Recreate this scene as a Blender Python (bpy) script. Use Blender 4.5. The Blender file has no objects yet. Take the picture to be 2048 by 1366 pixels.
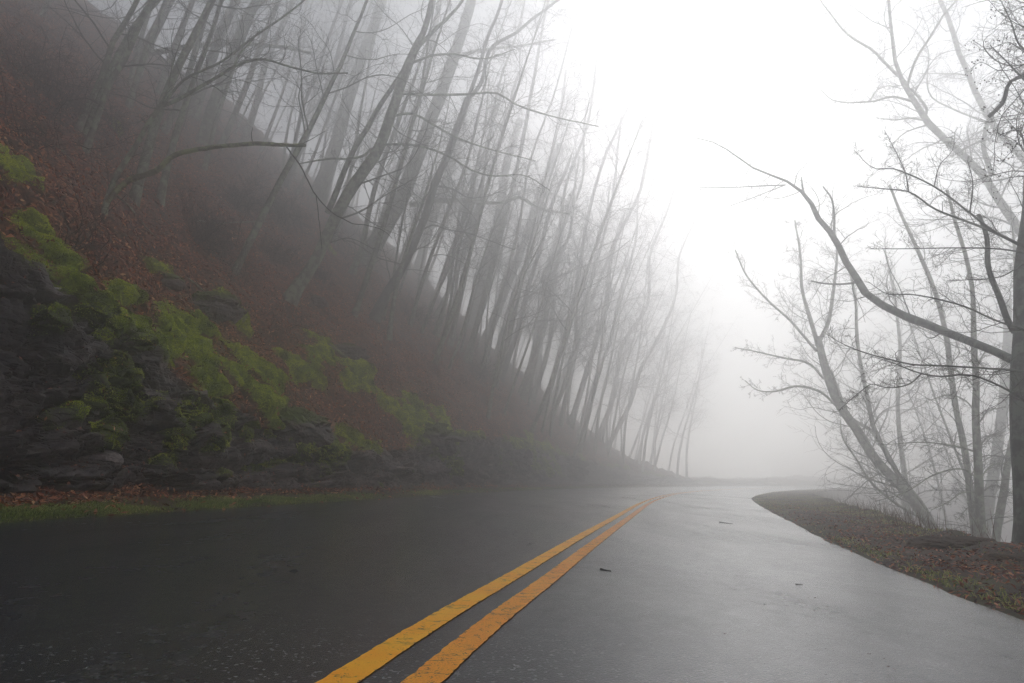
import bpy, math, random, time
import numpy as np
from mathutils import Vector, Matrix
from mathutils.bvhtree import BVHTree

T0 = time.time()
rng = np.random.default_rng(7)
random.seed(7)
scene = bpy.context.scene
COL = scene.collection

# ------------------------------------------------------------------ camera
F = 1138.0
HOR = 955.0
PITCH = math.atan((HOR - 683) / F)
CAMH = 0.65
cam_d = bpy.data.cameras.new("camera")
cam = bpy.data.objects.new("camera", cam_d)
COL.objects.link(cam)
cam_d.sensor_width = 36.0
cam_d.lens = 36.0 * F / 2048.0
cam_d.clip_start = 0.05
cam_d.clip_end = 1200
cam.location = (0, 0, CAMH)
cam.rotation_euler = (math.pi / 2 + PITCH, 0, 0)
scene.camera = cam
CAM = np.array([0, 0, CAMH])


def ray(px, py):
    """direction through a photo pixel, scaled so that its y is 1"""
    r = px - 1024.0
    u = 683.0 - py
    fw = F * math.cos(PITCH) - u * math.sin(PITCH)
    up = F * math.sin(PITCH) + u * math.cos(PITCH)
    return np.array([r / fw, 1.0, up / fw])


def depth_of(p):
    return (p[1]) * math.cos(PITCH) + (p[2] - CAMH) * math.sin(PITCH)


# ------------------------------------------------------------------ noise
def _hash(ix, iy, iz, seed):
    h = (ix * 374761393 + iy * 668265263 + iz * 2147483647 + seed * 974634777) & 0xFFFFFFFF
    h = ((h ^ (h >> 13)) * 1274126177) & 0xFFFFFFFF
    h = ((h ^ (h >> 16)) * 2246822519) & 0xFFFFFFFF
    h = h ^ (h >> 15)
    return (h & 0xFFFFFF) / float(0xFFFFFF)


def vnoise(P, scale=1.0, seed=0):
    Q = np.asarray(P, float) * scale
    I = np.floor(Q).astype(np.int64)
    f = Q - I
    f = f * f * (3 - 2 * f)
    out = 0
    for dx in (0, 1):
        wx = f[..., 0] if dx else 1 - f[..., 0]
        for dy in (0, 1):
            wy = f[..., 1] if dy else 1 - f[..., 1]
            for dz in (0, 1):
                wz = f[..., 2] if dz else 1 - f[..., 2]
                out = out + wx * wy * wz * _hash(I[..., 0] + dx, I[..., 1] + dy, I[..., 2] + dz, seed)
    return out * 2 - 1


def fbm(P, scale=1.0, octv=4, seed=0, gain=0.5):
    s = 0
    a = 1.0
    n = 0
    for o in range(octv):
        s = s + a * vnoise(P, scale * 2 ** o, seed + o * 17)
        n += a
        a *= gain
    return s / n


def cells(P, scale, seed=0):
    """voronoi: returns F1, F2 and a random value of the nearest cell"""
    Q = np.asarray(P, float) * np.asarray(scale)
    I = np.floor(Q).astype(np.int64)
    n = len(Q)
    d1 = np.full(n, 9.0)
    d2 = np.full(n, 9.0)
    v = np.zeros(n)
    tl = np.zeros(n)
    for dx in (-1, 0, 1):
        for dy in (-1, 0, 1):
            for dz in (-1, 0, 1):
                J = I + np.array([dx, dy, dz])
                c = J + np.stack([_hash(J[:, 0], J[:, 1], J[:, 2], seed + k) for k in (1, 2, 3)], 1)
                d = np.linalg.norm(Q - c, axis=1)
                val = _hash(J[:, 0], J[:, 1], J[:, 2], seed + 9)
                near = d < d1
                d2 = np.where(near, d1, np.minimum(d2, d))
                v = np.where(near, val, v)
                rv = np.stack([_hash(J[:, 0], J[:, 1], J[:, 2], seed + k) for k in (21, 22, 23)], 1) * 2 - 1
                tl = np.where(near, ((Q - c) * rv).sum(1), tl)
                d1 = np.where(near, d, d1)
    cells.tilt = tl
    return d1, d2, v


def spline(xs, ys):
    xs = np.array(xs, float)
    ys = np.array(ys, float)
    m = np.gradient(ys, xs)

    def fn(x):
        x = np.asarray(x, float)
        i = np.clip(np.searchsorted(xs, x) - 1, 0, len(xs) - 2)
        h = xs[i + 1] - xs[i]
        t = (x - xs[i]) / h
        tc = np.clip(t, 0, 1)
        a = (2 * tc ** 3 - 3 * tc ** 2 + 1) * ys[i] + (tc ** 3 - 2 * tc ** 2 + tc) * h * m[i]
        b = (-2 * tc ** 3 + 3 * tc ** 2) * ys[i + 1] + (tc ** 3 - tc ** 2) * h * m[i + 1]
        ext = np.where(t > 1, (t - 1) * h * m[i + 1], np.where(t < 0, t * h * m[i], 0))
        return a + b + ext
    return fn


# ------------------------------------------------------------------ road curves, x as a function of y
XL = spline([-32, -18, -6, 2, 6.4, 9, 11.3, 14.3, 23.7, 38, 56, 75, 92, 103, 109], [-12, -9.2, -7.2, -6.1, -5.6, -5.1, -4.45, -3.7, -1.45, 3.0, 10, 22, 40, 62, 92])
XC = spline([-30, -14, -2, 2.02, 2.76, 3.99, 5.9, 10.1, 20.5, 39, 55, 71, 87, 97, 102.5], [-6, -3.5, -1.35, -.42, -.24, .10, .62, 1.80, 4.80, 11.5, 19.5, 31, 47, 68, 95])
XR = spline([-30, -16, -6, 0, 3.25, 4.4, 5.6, 7.5, 11.4, 17.45, 28, 37, 51.5, 66, 81, 91, 96], [-3, -.8, .9, 2.0, 2.69, 2.98, 3.34, 3.93, 5.3, 7.4, 11.4, 15.5, 23.5, 34.5, 50, 70, 96])


def zroad(x):
    x = np.asarray(x, float)
    return -0.03 * 22 * np.tanh(x / 22)


def arc(fn, y0, y1, n=4000):
    y = np.linspace(y0, y1, n)
    x = fn(y)
    d = np.hypot(np.diff(x), np.diff(y))
    s = np.concatenate([[0], np.cumsum(d)])
    s -= np.interp(0, y, s)
    # smooth the tangents a little
    tx = np.gradient(x, s)
    ty = np.gradient(y, s)
    k = np.ones(161) / 161
    tx = np.convolve(np.pad(tx, 80, 'edge'), k, 'valid')
    ty = np.convolve(np.pad(ty, 80, 'edge'), k, 'valid')
    L = np.hypot(tx, ty)
    return s, x, y, tx / L, ty / L


AL = arc(XL, -34, 109)
AR = arc(XR, -34, 96)


def on_arc(A, s):
    s = np.asarray(s, float)
    return [np.interp(s, A[0], A[k]) for k in (1, 2, 3, 4)]


# ------------------------------------------------------------------ object helpers
def mesh_obj(name, V, faces, mat=None, parent=None, smooth=False, attrs=None):
    """faces: (n,k) int array or list of such arrays"""
    me = bpy.data.meshes.new(name)
    V = np.ascontiguousarray(V, dtype=np.float32).reshape(-1, 3)
    if not isinstance(faces, (list, tuple)):
        faces = [faces]
    faces = [np.asarray(f, dtype=np.int32) for f in faces if len(f)]
    me.vertices.add(len(V))
    me.vertices.foreach_set("co", V.ravel())
    tot = np.concatenate([np.full(len(f), f.shape[1], np.int32) for f in faces])
    idx = np.concatenate([f.ravel() for f in faces])
    me.loops.add(len(idx))
    me.loops.foreach_set("vertex_index", idx)
    me.polygons.add(len(tot))
    me.polygons.foreach_set("loop_start", np.concatenate([[0], np.cumsum(tot)[:-1]]).astype(np.int32))
    me.polygons.foreach_set("loop_total", tot)
    me.polygons.foreach_set("use_smooth", np.full(len(tot), smooth))
    me.update(calc_edges=True)
    for an, av in (attrs or {}).items():
        av = np.asarray(av, dtype=np.float32)
        a = me.attributes.new(an, 'FLOAT', 'POINT' if len(av) == len(V) else 'FACE')
        a.data.foreach_set("value", av)
    o = bpy.data.objects.new(name, me)
    COL.objects.link(o)
    if mat:
        me.materials.append(mat)
    if parent is not None:
        o.parent = parent
        o.matrix_parent_inverse = Matrix.Identity(4)
    return o


def local(V, parent):
    return np.asarray(V) - np.array(parent.location)


def tag(o, label=None, cat=None, group=None, kind=None):
    if label:
        o["label"] = label
    if cat:
        o["category"] = cat
    if group:
        o["group"] = group
    if kind:
        o["kind"] = kind
    return o


def empty(name, loc, label, cat, group=None):
    o = bpy.data.objects.new(name, None)
    o.empty_display_size = 0.3
    COL.objects.link(o)
    o.location = [float(c) for c in loc]
    return tag(o, label, cat, group)


def grid_faces(nu, nv):
    i = np.arange(nu - 1)[:, None] * nv + np.arange(nv - 1)[None, :]
    i = i.ravel()
    return np.stack([i, i + nv, i + nv + 1, i + 1], 1)


def grid_normals(P):
    du = np.gradient(P, axis=0)
    dv = np.gradient(P, axis=1)
    n = np.cross(du, dv)
    return n / (np.linalg.norm(n, axis=-1, keepdims=True) + 1e-9)


def tubes(P, R, k=4, cap=False):
    """P (B,n,3), R (B,n) -> verts, quads"""
    B, n, _ = P.shape
    T = np.gradient(P, axis=1)
    T /= np.linalg.norm(T, axis=2, keepdims=True) + 1e-9
    mean = np.abs(P[:, -1] - P[:, 0])
    ref = np.zeros((B, 3))
    ref[np.arange(B), np.argmin(mean, 1)] = 1
    ref = ref[:, None, :]
    A = np.cross(T, np.broadcast_to(ref, T.shape))
    A /= np.linalg.norm(A, axis=2, keepdims=True) + 1e-9
    Bn = np.cross(T, A)
    ang = np.arange(k) * 2 * math.pi / k
    V = P[:, :, None, :] + R[:, :, None, None] * (np.cos(ang)[None, None, :, None] * A[:, :, None, :] + np.sin(ang)[None, None, :, None] * Bn[:, :, None, :])
    V = V.reshape(-1, 3)
    b = np.arange(B)[:, None, None] * (n * k)
    i = np.arange(n - 1)[None, :, None] * k
    j = np.arange(k)[None, None, :]
    j2 = (j + 1) % k
    q = np.stack([b + i + j, b + i + j2, b + i + k + j2, b + i + k + j], -1).reshape(-1, 4)
    return V, q


class Acc:
    def __init__(self):
        self.V = []
        self.F = {}
        self.n = 0

    def add(self, V, Fc):
        Fc = np.asarray(Fc) + self.n
        self.F.setdefault(Fc.shape[1], []).append(Fc)
        self.V.append(V)
        self.n += len(V)

    def obj(self, name, mat, parent=None, smooth=True):
        V = np.concatenate(self.V)
        if parent is not None:
            V = local(V, parent)
        return mesh_obj(name, V, [np.concatenate(f) for f in self.F.values()], mat, parent, smooth)


# ------------------------------------------------------------------ material helpers
class NT:
    def __init__(self, name):
        self.m = bpy.data.materials.new(name)
        self.m.use_nodes = True
        self.t = self.m.node_tree
        self.b = self.t.nodes["Principled BSDF"]
        self.out = self.t.nodes["Material Output"]
        self.tc = None

    def n(self, typ, **kw):
        nd = self.t.nodes.new(typ)
        for k, v in kw.items():
            if k in nd.inputs:
                nd.inputs[k].default_value = v
            else:
                setattr(nd, k, v)
        return nd

    def l(self, a, b):
        self.t.links.new(a, b)

    def coord(self, scale=(1, 1, 1), obj=True):
        g = self.n('ShaderNodeTexCoord') if obj else self.n('ShaderNodeNewGeometry')
        mp = self.n('ShaderNodeMapping')
        mp.inputs['Scale'].default_value = scale
        self.l(g.outputs['Object' if obj else 'Position'], mp.inputs['Vector'])
        return mp.outputs[0]

    def noise(self, vec, scale, detail=4, rough=0.55, dist=0.0):
        nd = self.n('ShaderNodeTexNoise', Scale=scale, Detail=detail, Roughness=rough, Distortion=dist)
        self.l(vec, nd.inputs['Vector'])
        return nd.outputs['Fac']

    def ramp(self, fac, stops, interp='LINEAR'):
        r = self.n('ShaderNodeValToRGB')
        r.color_ramp.interpolation = interp
        el = r.color_ramp.elements
        while len(el) < len(stops):
            el.new(0.5)
        for e, (p, c) in zip(el, stops):
            e.position = p
            e.color = (c[0], c[1], c[2], 1) if not isinstance(c, (int, float)) else (c, c, c, 1)
        self.l(fac, r.inputs[0])
        return r.outputs[0]

    def mix(self, fac, a, b, mode='MIX'):
        nd = self.n('ShaderNodeMix', data_type='RGBA', blend_type=mode)
        for s, v in ((nd.inputs[0], fac), (nd.inputs[6], a), (nd.inputs[7], b)):
            if hasattr(v, 'links'):
                self.l(v, s)
            elif isinstance(v, (int, float)):
                s.default_value = v
            else:
                s.default_value = (*v, 1)
        return nd.outputs[2]

    def math(self, op, a, b=0.0, clamp=False):
        nd = self.n('ShaderNodeMath', operation=op, use_clamp=clamp)
        for s, v in ((nd.inputs[0], a), (nd.inputs[1], b)):
            if hasattr(v, 'links'):
                self.l(v, s)
            else:
                s.default_value = v
        return nd.outputs[0]

    def attr(self, name):
        nd = self.n('ShaderNodeAttribute', attribute_name=name)
        return nd.outputs['Fac']

    def bump(self, h, strength=0.5, dist=0.02):
        b = self.n('ShaderNodeBump', Strength=strength, Distance=dist)
        self.l(h, b.inputs['Height'])
        self.l(b.outputs[0], self.b.inputs['Normal'])
        return b

    def set(self, **kw):
        for k, v in kw.items():
            s = self.b.inputs[k.replace('_', ' ')]
            if hasattr(v, 'links'):
                self.l(v, s)
            elif isinstance(v, (tuple, list)):
                s.default_value = (*v, 1) if len(v) == 3 else v
            else:
                s.default_value = v
        return self.m


def m_asphalt():
    m = NT("wet_asphalt")
    c = m.coord(obj=False)
    fine = m.noise(c, 240, 3, 0.6)
    vor = m.n('ShaderNodeTexVoronoi', Scale=100.0)
    m.l(c, vor.inputs['Vector'])
    vc = m.n('ShaderNodeSeparateColor')
    m.l(vor.outputs['Color'], vc.inputs[0])
    spk = m.ramp(vc.outputs[0], [(0, (0.007, 0.009, 0.013)), (0.55, (0.016, 0.019, 0.026)), (0.9, (0.036, 0.041, 0.050)), (0.955, (0.16, 0.165, 0.17)), (1.0, (0.20, 0.20, 0.20))])
    med = m.noise(c, 5, 5, 0.6)
    col = m.mix(m.ramp(med, [(0.35, 0.0), (0.7, 1.0)]), spk, (0.018, 0.021, 0.029), 'MIX')
    col = m.mix(0.3, spk, col)
    # wet film, streaked along the wheel tracks; a drier patch here and there
    st = m.coord((0.7, 0.2, 1), obj=False)
    wet = m.noise(st, 1.0, 6, 0.62, 0.4)
    wet2 = m.noise(c, 9, 4, 0.65)
    w = m.math('ADD', m.math('MULTIPLY', wet, 0.75), m.math('MULTIPLY', wet2, 0.25))
    rough = m.ramp(w, [(0.36, 0.20), (0.54, 0.25), (0.68, 0.31)])
    h = m.math('ADD', m.math('MULTIPLY', vor.outputs['Distance'], -0.8), m.math('MULTIPLY', fine, 0.5))
    bs = m.n('ShaderNodeBump', Distance=0.004)
    m.l(h, bs.inputs['Height'])
    bs.inputs['Strength'].default_value = 0.3
    m.l(bs.outputs[0], m.b.inputs['Normal'])
    return m.set(Base_Color=col, Roughness=rough, IOR=1.5, Coat_Weight=m.ramp(w, [(0.40, 0.62), (0.54, 0.50), (0.68, 0.25)]), Coat_Roughness=0.22, Coat_IOR=1.5)


def m_paint(name, ca, cb, cc, chip):
    m = NT(name)
    c = m.coord(obj=False)
    n1 = m.noise(c, 26, 6, 0.7)
    n2 = m.noise(c, 160, 3, 0.7)
    n3 = m.noise(c, 4, 3, 0.5)
    wear = m.math('ADD', m.math('MULTIPLY', n1, 0.55), m.math('MULTIPLY', n2, 0.45))
    tone = m.ramp(n3, [(0.35, ca), (0.65, cb)])
    tone = m.mix(m.ramp(n2, [(0.4, 0.0), (0.62, 0.5)]), tone, cc)
    # cracks across the stripe
    cr = m.n('ShaderNodeTexVoronoi', Scale=5.5, feature='DISTANCE_TO_EDGE')
    cs = m.coord((0.5, 1.3, 1), obj=False)
    wob = m.n('ShaderNodeTexNoise', Scale=9.0, Detail=4.0)
    m.l(cs, wob.inputs['Vector'])
    vv = m.n('ShaderNodeVectorMath', operation='MULTIPLY_ADD')
    m.l(wob.outputs['Color'], vv.inputs[0])
    vv.inputs[1].default_value = (0.35, 0.35, 0.35)
    m.l(cs, vv.inputs[2])
    m.l(vv.outputs[0], cr.inputs['Vector'])
    crack = m.ramp(cr.outputs['Distance'], [(0.008, 1.0), (0.03, 0.0)])
    crack = m.math('MULTIPLY', crack, m.ramp(m.noise(c, 3.1, 2), [(0.42, 0.0), (0.55, 1.0)]))
    chips = m.ramp(wear, [(chip, 0.0), (chip + 0.045, 1.0)])
    edge = m.attr('edge')
    echip = m.math('GREATER_THAN', m.math('ADD', m.math('MULTIPLY', n1, 0.6), m.math('MULTIPLY', edge, 0.42)), 0.74)
    k = m.math('MAXIMUM', m.math('MAXIMUM', m.math('MULTIPLY', crack, 0.85), chips), m.math('MULTIPLY', echip, 0.9))
    col = m.mix(k, tone, (0.035, 0.033, 0.034))
    m.bump(m.math('SUBTRACT', n2, k), 0.3, 0.004)
    return m.set(Base_Color=col, Roughness=0.42, IOR=1.4)


def m_rock():
    m = NT("mossy_rock")
    c = m.coord(obj=False)
    cs = m.coord((0.6, 0.6, 2.2), obj=False)
    a = m.noise(cs, 2.4, 8, 0.68)
    b = m.noise(c, 13, 6, 0.7)
    ck = m.n('ShaderNodeTexVoronoi', Scale=2.6, feature='DISTANCE_TO_EDGE')
    cwob = m.n('ShaderNodeTexNoise', Scale=3.0, Detail=5.0)
    m.l(cs, cwob.inputs['Vector'])
    cvv = m.n('ShaderNodeVectorMath', operation='MULTIPLY_ADD')
    m.l(cwob.outputs['Color'], cvv.inputs[0])
    cvv.inputs[1].default_value = (0.45, 0.45, 0.45)
    m.l(cs, cvv.inputs[2])
    m.l(cvv.outputs[0], ck.inputs['Vector'])
    crk = m.ramp(ck.outputs['Distance'], [(0.0, 0.0), (0.05, 1.0)])
    col = m.ramp(a, [(0.28, (0.05, 0.04, 0.042)), (0.46, (0.16, 0.125, 0.125)), (0.58, (0.30, 0.24, 0.23)), (0.75, (0.46, 0.38, 0.36))])
    col = m.mix(m.ramp(b, [(0.35, 0.6), (0.56, 0.0)]), col, (0.022, 0.018, 0.018))
    li = m.ramp(m.noise(c, 6.3, 7, 0.72), [(0.60, 0.0), (0.67, 1.0)])
    col = m.mix(li, col, (0.16, 0.175, 0.14))
    mo = m.attr('moss')
    mm = m.ramp(m.math('ADD', mo, m.math('MULTIPLY', m.math('SUBTRACT', m.noise(c, 7, 6, 0.7), 0.5), 1.3)), [(0.36, 0.0), (0.5, 1.0)])
    g = m.ramp(m.noise(c, 14, 5, 0.7), [(0.3, (0.016, 0.024, 0.005)), (0.5, (0.11, 0.14, 0.012)), (0.7, (0.22, 0.27, 0.022))])
    col = m.mix(mm, col, g)
    dk = m.attr('painted_dark')
    col = m.mix(dk, col, m.mix(0.94, col, (0.003, 0.003, 0.004)))  # mixes the rock towards black; carries the painted near-left shade
    h = m.math('ADD', m.math('MULTIPLY', a, 0.6), m.math('MULTIPLY', b, 0.45))
    h = m.math('ADD', h, m.math('MULTIPLY', crk, 0.5))
    m.bump(h, 0.9, 0.07)
    return m.set(Base_Color=col, Roughness=m.ramp(b, [(0.3, 0.45), (0.7, 0.85)]), IOR=1.4)


def m_slope():
    m = NT("leaf_covered_soil")
    c = m.coord(obj=False)
    vor = m.n('ShaderNodeTexVoronoi', Scale=17.0)
    cw = m.n('ShaderNodeTexNoise', Scale=30.0, Detail=2.0)
    m.l(c, cw.inputs['Vector'])
    vv = m.n('ShaderNodeVectorMath', operation='MULTIPLY_ADD')
    m.l(cw.outputs['Color'], vv.inputs[0])
    vv.inputs[1].default_value = (0.05, 0.05, 0.05)
    m.l(c, vv.inputs[2])
    m.l(vv.outputs[0], vor.inputs['Vector'])
    sc = m.n('ShaderNodeSeparateColor')
    m.l(vor.outputs['Color'], sc.inputs[0])
    leaf = m.ramp(sc.outputs[0], [(0.0, (0.020, 0.008, 0.005)), (0.35, (0.11, 0.030, 0.014)), (0.7, (0.28, 0.082, 0.038)), (0.95, (0.48, 0.20, 0.09))])
    big = m.noise(c, 0.9, 5, 0.6)
    col = m.mix(m.ramp(big, [(0.38, 0.65), (0.62, 0.0)]), leaf, (0.018, 0.011, 0.008))
    mo = m.attr('moss')
    mm = m.ramp(m.math('ADD', mo, m.math('MULTIPLY', m.math('SUBTRACT', m.noise(c, 7, 6, 0.7), 0.5), 1.1)), [(0.42, 0.0), (0.55, 1.0)])
    g = m.ramp(m.noise(c, 14, 5, 0.7), [(0.3, (0.020, 0.030, 0.006)), (0.5, (0.17, 0.22, 0.016)), (0.7, (0.36, 0.42, 0.03))])
    col = m.mix(mm, col, g)
    m.bump(m.math('ADD', sc.outputs[1], m.noise(c, 40, 4, 0.7)), 0.7, 0.03)
    return m.set(Base_Color=col, Roughness=0.75, Specular_IOR_Level=0.3)


def m_dirt():
    m = NT("damp_shoulder_dirt")
    c = m.coord(obj=False)
    a = m.noise(c, 2.2, 7, 0.65)
    b = m.noise(c, 34, 5, 0.7)
    col = m.ramp(a, [(0.3, (0.035, 0.017, 0.010)), (0.5, (0.09, 0.045, 0.025)), (0.7, (0.17, 0.090, 0.050))])
    col = m.mix(m.ramp(b, [(0.35, 0.75), (0.6, 0.0)]), col, (0.022, 0.014, 0.011))
    gr = m.ramp(m.math('ADD', m.noise(c, 1.3, 5, 0.6), m.math('MULTIPLY', m.attr('edge'), 0.22)), [(0.60, 0.0), (0.78, 0.6)])
    col = m.mix(gr, col, (0.060, 0.072, 0.020))
    m.bump(b, 0.9, 0.03)
    return m.set(Base_Color=col, Roughness=0.8, Specular_IOR_Level=0.3)


def m_bark(name, c0, c1, lichen, sc=1.0):
    m = NT(name)
    c = m.coord((1, 1, 0.35), obj=False)
    c2 = m.coord(obj=False)
    a = m.noise(c, 14 * sc, 6, 0.65)
    col = m.ramp(a, [(0.3, c0), (0.7, c1)])
    li = m.ramp(m.noise(c2, 4.0 * sc, 6, 0.72), [(0.47, 0.0), (0.56, 1.0)])
    col = m.mix(li, col, lichen)
    m.bump(a, 0.6, 0.015)
    return m.set(Base_Color=col, Roughness=0.85, Specular_IOR_Level=0.25)


def m_attr(name, stops, rough=0.7, transl=0.0, attr='tone', spec=0.3):
    m = NT(name)
    col = m.ramp(m.attr(attr), stops)
    m.set(Base_Color=col, Roughness=rough, Specular_IOR_Level=spec)
    if transl:
        tr = m.n('ShaderNodeBsdfTranslucent')
        m.l(col, tr.inputs['Color'])
        mx = m.n('ShaderNodeMixShader')
        mx.inputs[0].default_value = transl
        m.l(m.b.outputs[0], mx.inputs[1])
        m.l(tr.outputs[0], mx.inputs[2])
        m.l(mx.outputs[0], m.out.inputs['Surface'])
    return m.m


M = dict(
    asphalt=m_asphalt(), paint=m_paint("yellow_road_paint", (1.0, 0.43, 0.008), (1.0, 0.53, 0.015), (0.85, 0.28, 0.01), 0.58),
    old_paint=m_paint("worn_orange_road_paint", (0.95, 0.34, 0.008), (1.0, 0.43, 0.015), (0.50, 0.15, 0.01), 0.555), rock=m_rock(), slope=m_slope(), dirt=m_dirt(),
    bark=m_bark("lichen_bark", (0.075, 0.070, 0.055), (0.22, 0.21, 0.175), (0.29, 0.33, 0.235)),
    dark_bark=m_bark("dark_bark", (0.040, 0.037, 0.035), (0.10, 0.094, 0.086), (0.13, 0.145, 0.115)),
    moss_bark=m_bark("mossy_bark", (0.09, 0.085, 0.055), (0.24, 0.23, 0.15), (0.32, 0.36, 0.18)),
    twig=m_bark("twig_bark", (0.050, 0.042, 0.036), (0.11, 0.094, 0.080), (0.13, 0.13, 0.10)),
    brush=m_bark("brush_bark", (0.018, 0.012, 0.012), (0.050, 0.032, 0.030), (0.10, 0.085, 0.070)),
    leaf=m_attr("dead_leaves", [(0.0, (0.028, 0.009, 0.006)), (0.3, (0.15, 0.038, 0.018)), (0.6, (0.38, 0.110, 0.048)), (0.85, (0.66, 0.27, 0.12)), (1.0, (0.82, 0.52, 0.28))], 0.5, 0.15, spec=0.5),
    moss=m_attr("cushion_moss", [(0.0, (0.014, 0.024, 0.004)), (0.3, (0.18, 0.24, 0.020)), (0.65, (0.42, 0.50, 0.040)), (1.0, (0.62, 0.68, 0.08))], 0.8, 0.25),
    grass=m_attr("verge_grass", [(0.0, (0.035, 0.06, 0.015)), (0.35, (0.13, 0.19, 0.035)), (0.7, (0.30, 0.35, 0.075)), (1.0, (0.55, 0.48, 0.20))], 0.6, 0.2),
    straw=m_attr("dry_stalks", [(0.0, (0.10, 0.06, 0.04)), (1.0, (0.26, 0.18, 0.12))], 0.7),
    green=m_attr("briar_leaves", [(0.0, (0.016, 0.035, 0.016)), (1.0, (0.06, 0.10, 0.05))], 0.5, 0.2),
)

# ------------------------------------------------------------------ road
ys = np.concatenate([np.arange(-32, 0, 1.0), np.arange(0, 20, 0.25), np.arange(20, 97, 1.0)])
nc = 25
xl, xr = XL(ys), XR(ys)
lam = np.linspace(0, 1, nc)
PX = xl[:, None] * (1 - lam) + xr[:, None] * lam
# the far ends of both edges are joined perpendicular to the road rather than along x
P = np.stack([PX, np.repeat(ys[:, None], nc, 1), zroad(PX)], -1)
jx = 0.03 * vnoise(np.stack([P[:, 0, 0] * 3, P[:, 0, 1] * 3, P[:, 0, 2] * 0], -1), 1.0, 3)
P[:, 0, 0] += jx
P[:, -1, 0] += 0.035 * vnoise(np.stack([ys * 2.3, ys * 0, ys * 0 + 3.3], -1), 1.0, 5)
road = mesh_obj("road", P.reshape(-1, 3), grid_faces(*P.shape[:2]), M['asphalt'], smooth=True)
tag(road, "dark wet asphalt road curving right into the fog", kind="structure")


def stripe(name, off, w, label, mat):
    y = np.concatenate([np.arange(-25, 0, 0.5), np.arange(0, 14, 0.02), np.arange(14, 96, 0.25)])
    x = XC(y)
    ty = np.gradient(y)
    tx = np.gradient(x)
    k = np.ones(41) / 41
    tx = np.convolve(np.pad(tx, 20, 'edge'), k, 'valid')
    ty = np.convolve(np.pad(ty, 20, 'edge'), k, 'valid')
    L = np.hypot(tx, ty)
    nx, ny = ty / L, -tx / L
    q = np.linspace(-1, 1, 5)
    j1 = 0.0025 * vnoise(np.stack([y * 14, y * 0 + off * 99, y * 0], -1)) + 0.0035 * vnoise(np.stack([y * 45, y * 0, y * 0 + off * 9], -1))
    j2 = 0.0025 * vnoise(np.stack([y * 14, y * 0 + off * 77, y * 0 + 5], -1)) + 0.0035 * vnoise(np.stack([y * 45, y * 0, y * 0 + off * 5 + 8], -1))
    o = off + q[None, :] * w / 2 + np.where(q < -.9, 1, 0)[None, :] * j1[:, None] + np.where(q > .9, 1, 0)[None, :] * j2[:, None]
    X = x[:, None] + nx[:, None] * o
    Y = y[:, None] + ny[:, None] * o
    Z = zroad(X) + 0.004
    e = np.repeat(np.abs(q)[None, :], len(y), 0) ** 3
    ob = mesh_obj(name, np.stack([X, Y, Z], -1).reshape(-1, 3), grid_faces(len(y), 5), mat, smooth=True, attrs={'edge': e.ravel()})
    tag(ob, label, kind="structure")


stripe("road_line", -0.125, 0.122, "left yellow stripe of the double centre line", M['paint'])
stripe("road_line", 0.125, 0.122, "right, more worn and orange stripe of the double centre line", M['old_paint'])

# ------------------------------------------------------------------ left bank: verge, rock face, slope
RH = lambda s: np.interp(s, [-34, -8, 2, 5, 8, 11, 14, 18, 22, 25, 29, 35, 45, 60, 78, 95], [5.2, 6.0, 6.6, 6.0, 4.5, 2.7, 1.6, 1.1, 1.3, 1.9, 2.3, 2.8, 2.8, 2.2, 1.2, 0.2])
W0 = 2.3


def bank(s, v):
    """point of the left bank: s along the road edge, v the profile parameter
    v 0..1 verge, 1..2 rock face, 2..3 slope"""
    x0, y0, tx, ty = on_arc(AL, s)
    R = RH(s) * (1 + 0.16 * vnoise(np.stack([s * 0.55, s * 0, s * 0], -1), 1, 31))
    lean = 0.30 * R
    a = np.clip(v, 0, 1)
    b = np.clip(v - 1, 0, 1)
    c = np.clip(v - 2, 0, 1)
    u = a * W0 + b ** 1.3 * lean
    z = 0.20 * a ** 1.5 + b * R
    cu = 29 * c ** 1.6
    u = u + cu
    # steep just above the rock, 41 degrees further up, easing off at the crest
    z = z + cu * np.interp(s, [0, 45, 60, 72, 86, 98], [1.12, 1.12, 1.05, 0.8, 0.3, 0.03]) + 0.5 * (1 - np.exp(-cu / 1.2)) * np.clip((100 - s) / 30, 0, 1) - np.clip(cu - 20, 0, None) ** 2 * 0.008
    X = x0 - ty * u
    Y = y0 + tx * u
    return np.stack([X, Y, zroad(x0) + z], -1)


def sgrid(lo, fine0, fine1, hi, df, dc):
    return np.concatenate([np.arange(lo, fine0, dc), np.arange(fine0, fine1, df), np.arange(fine1, hi, dc)])


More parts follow.
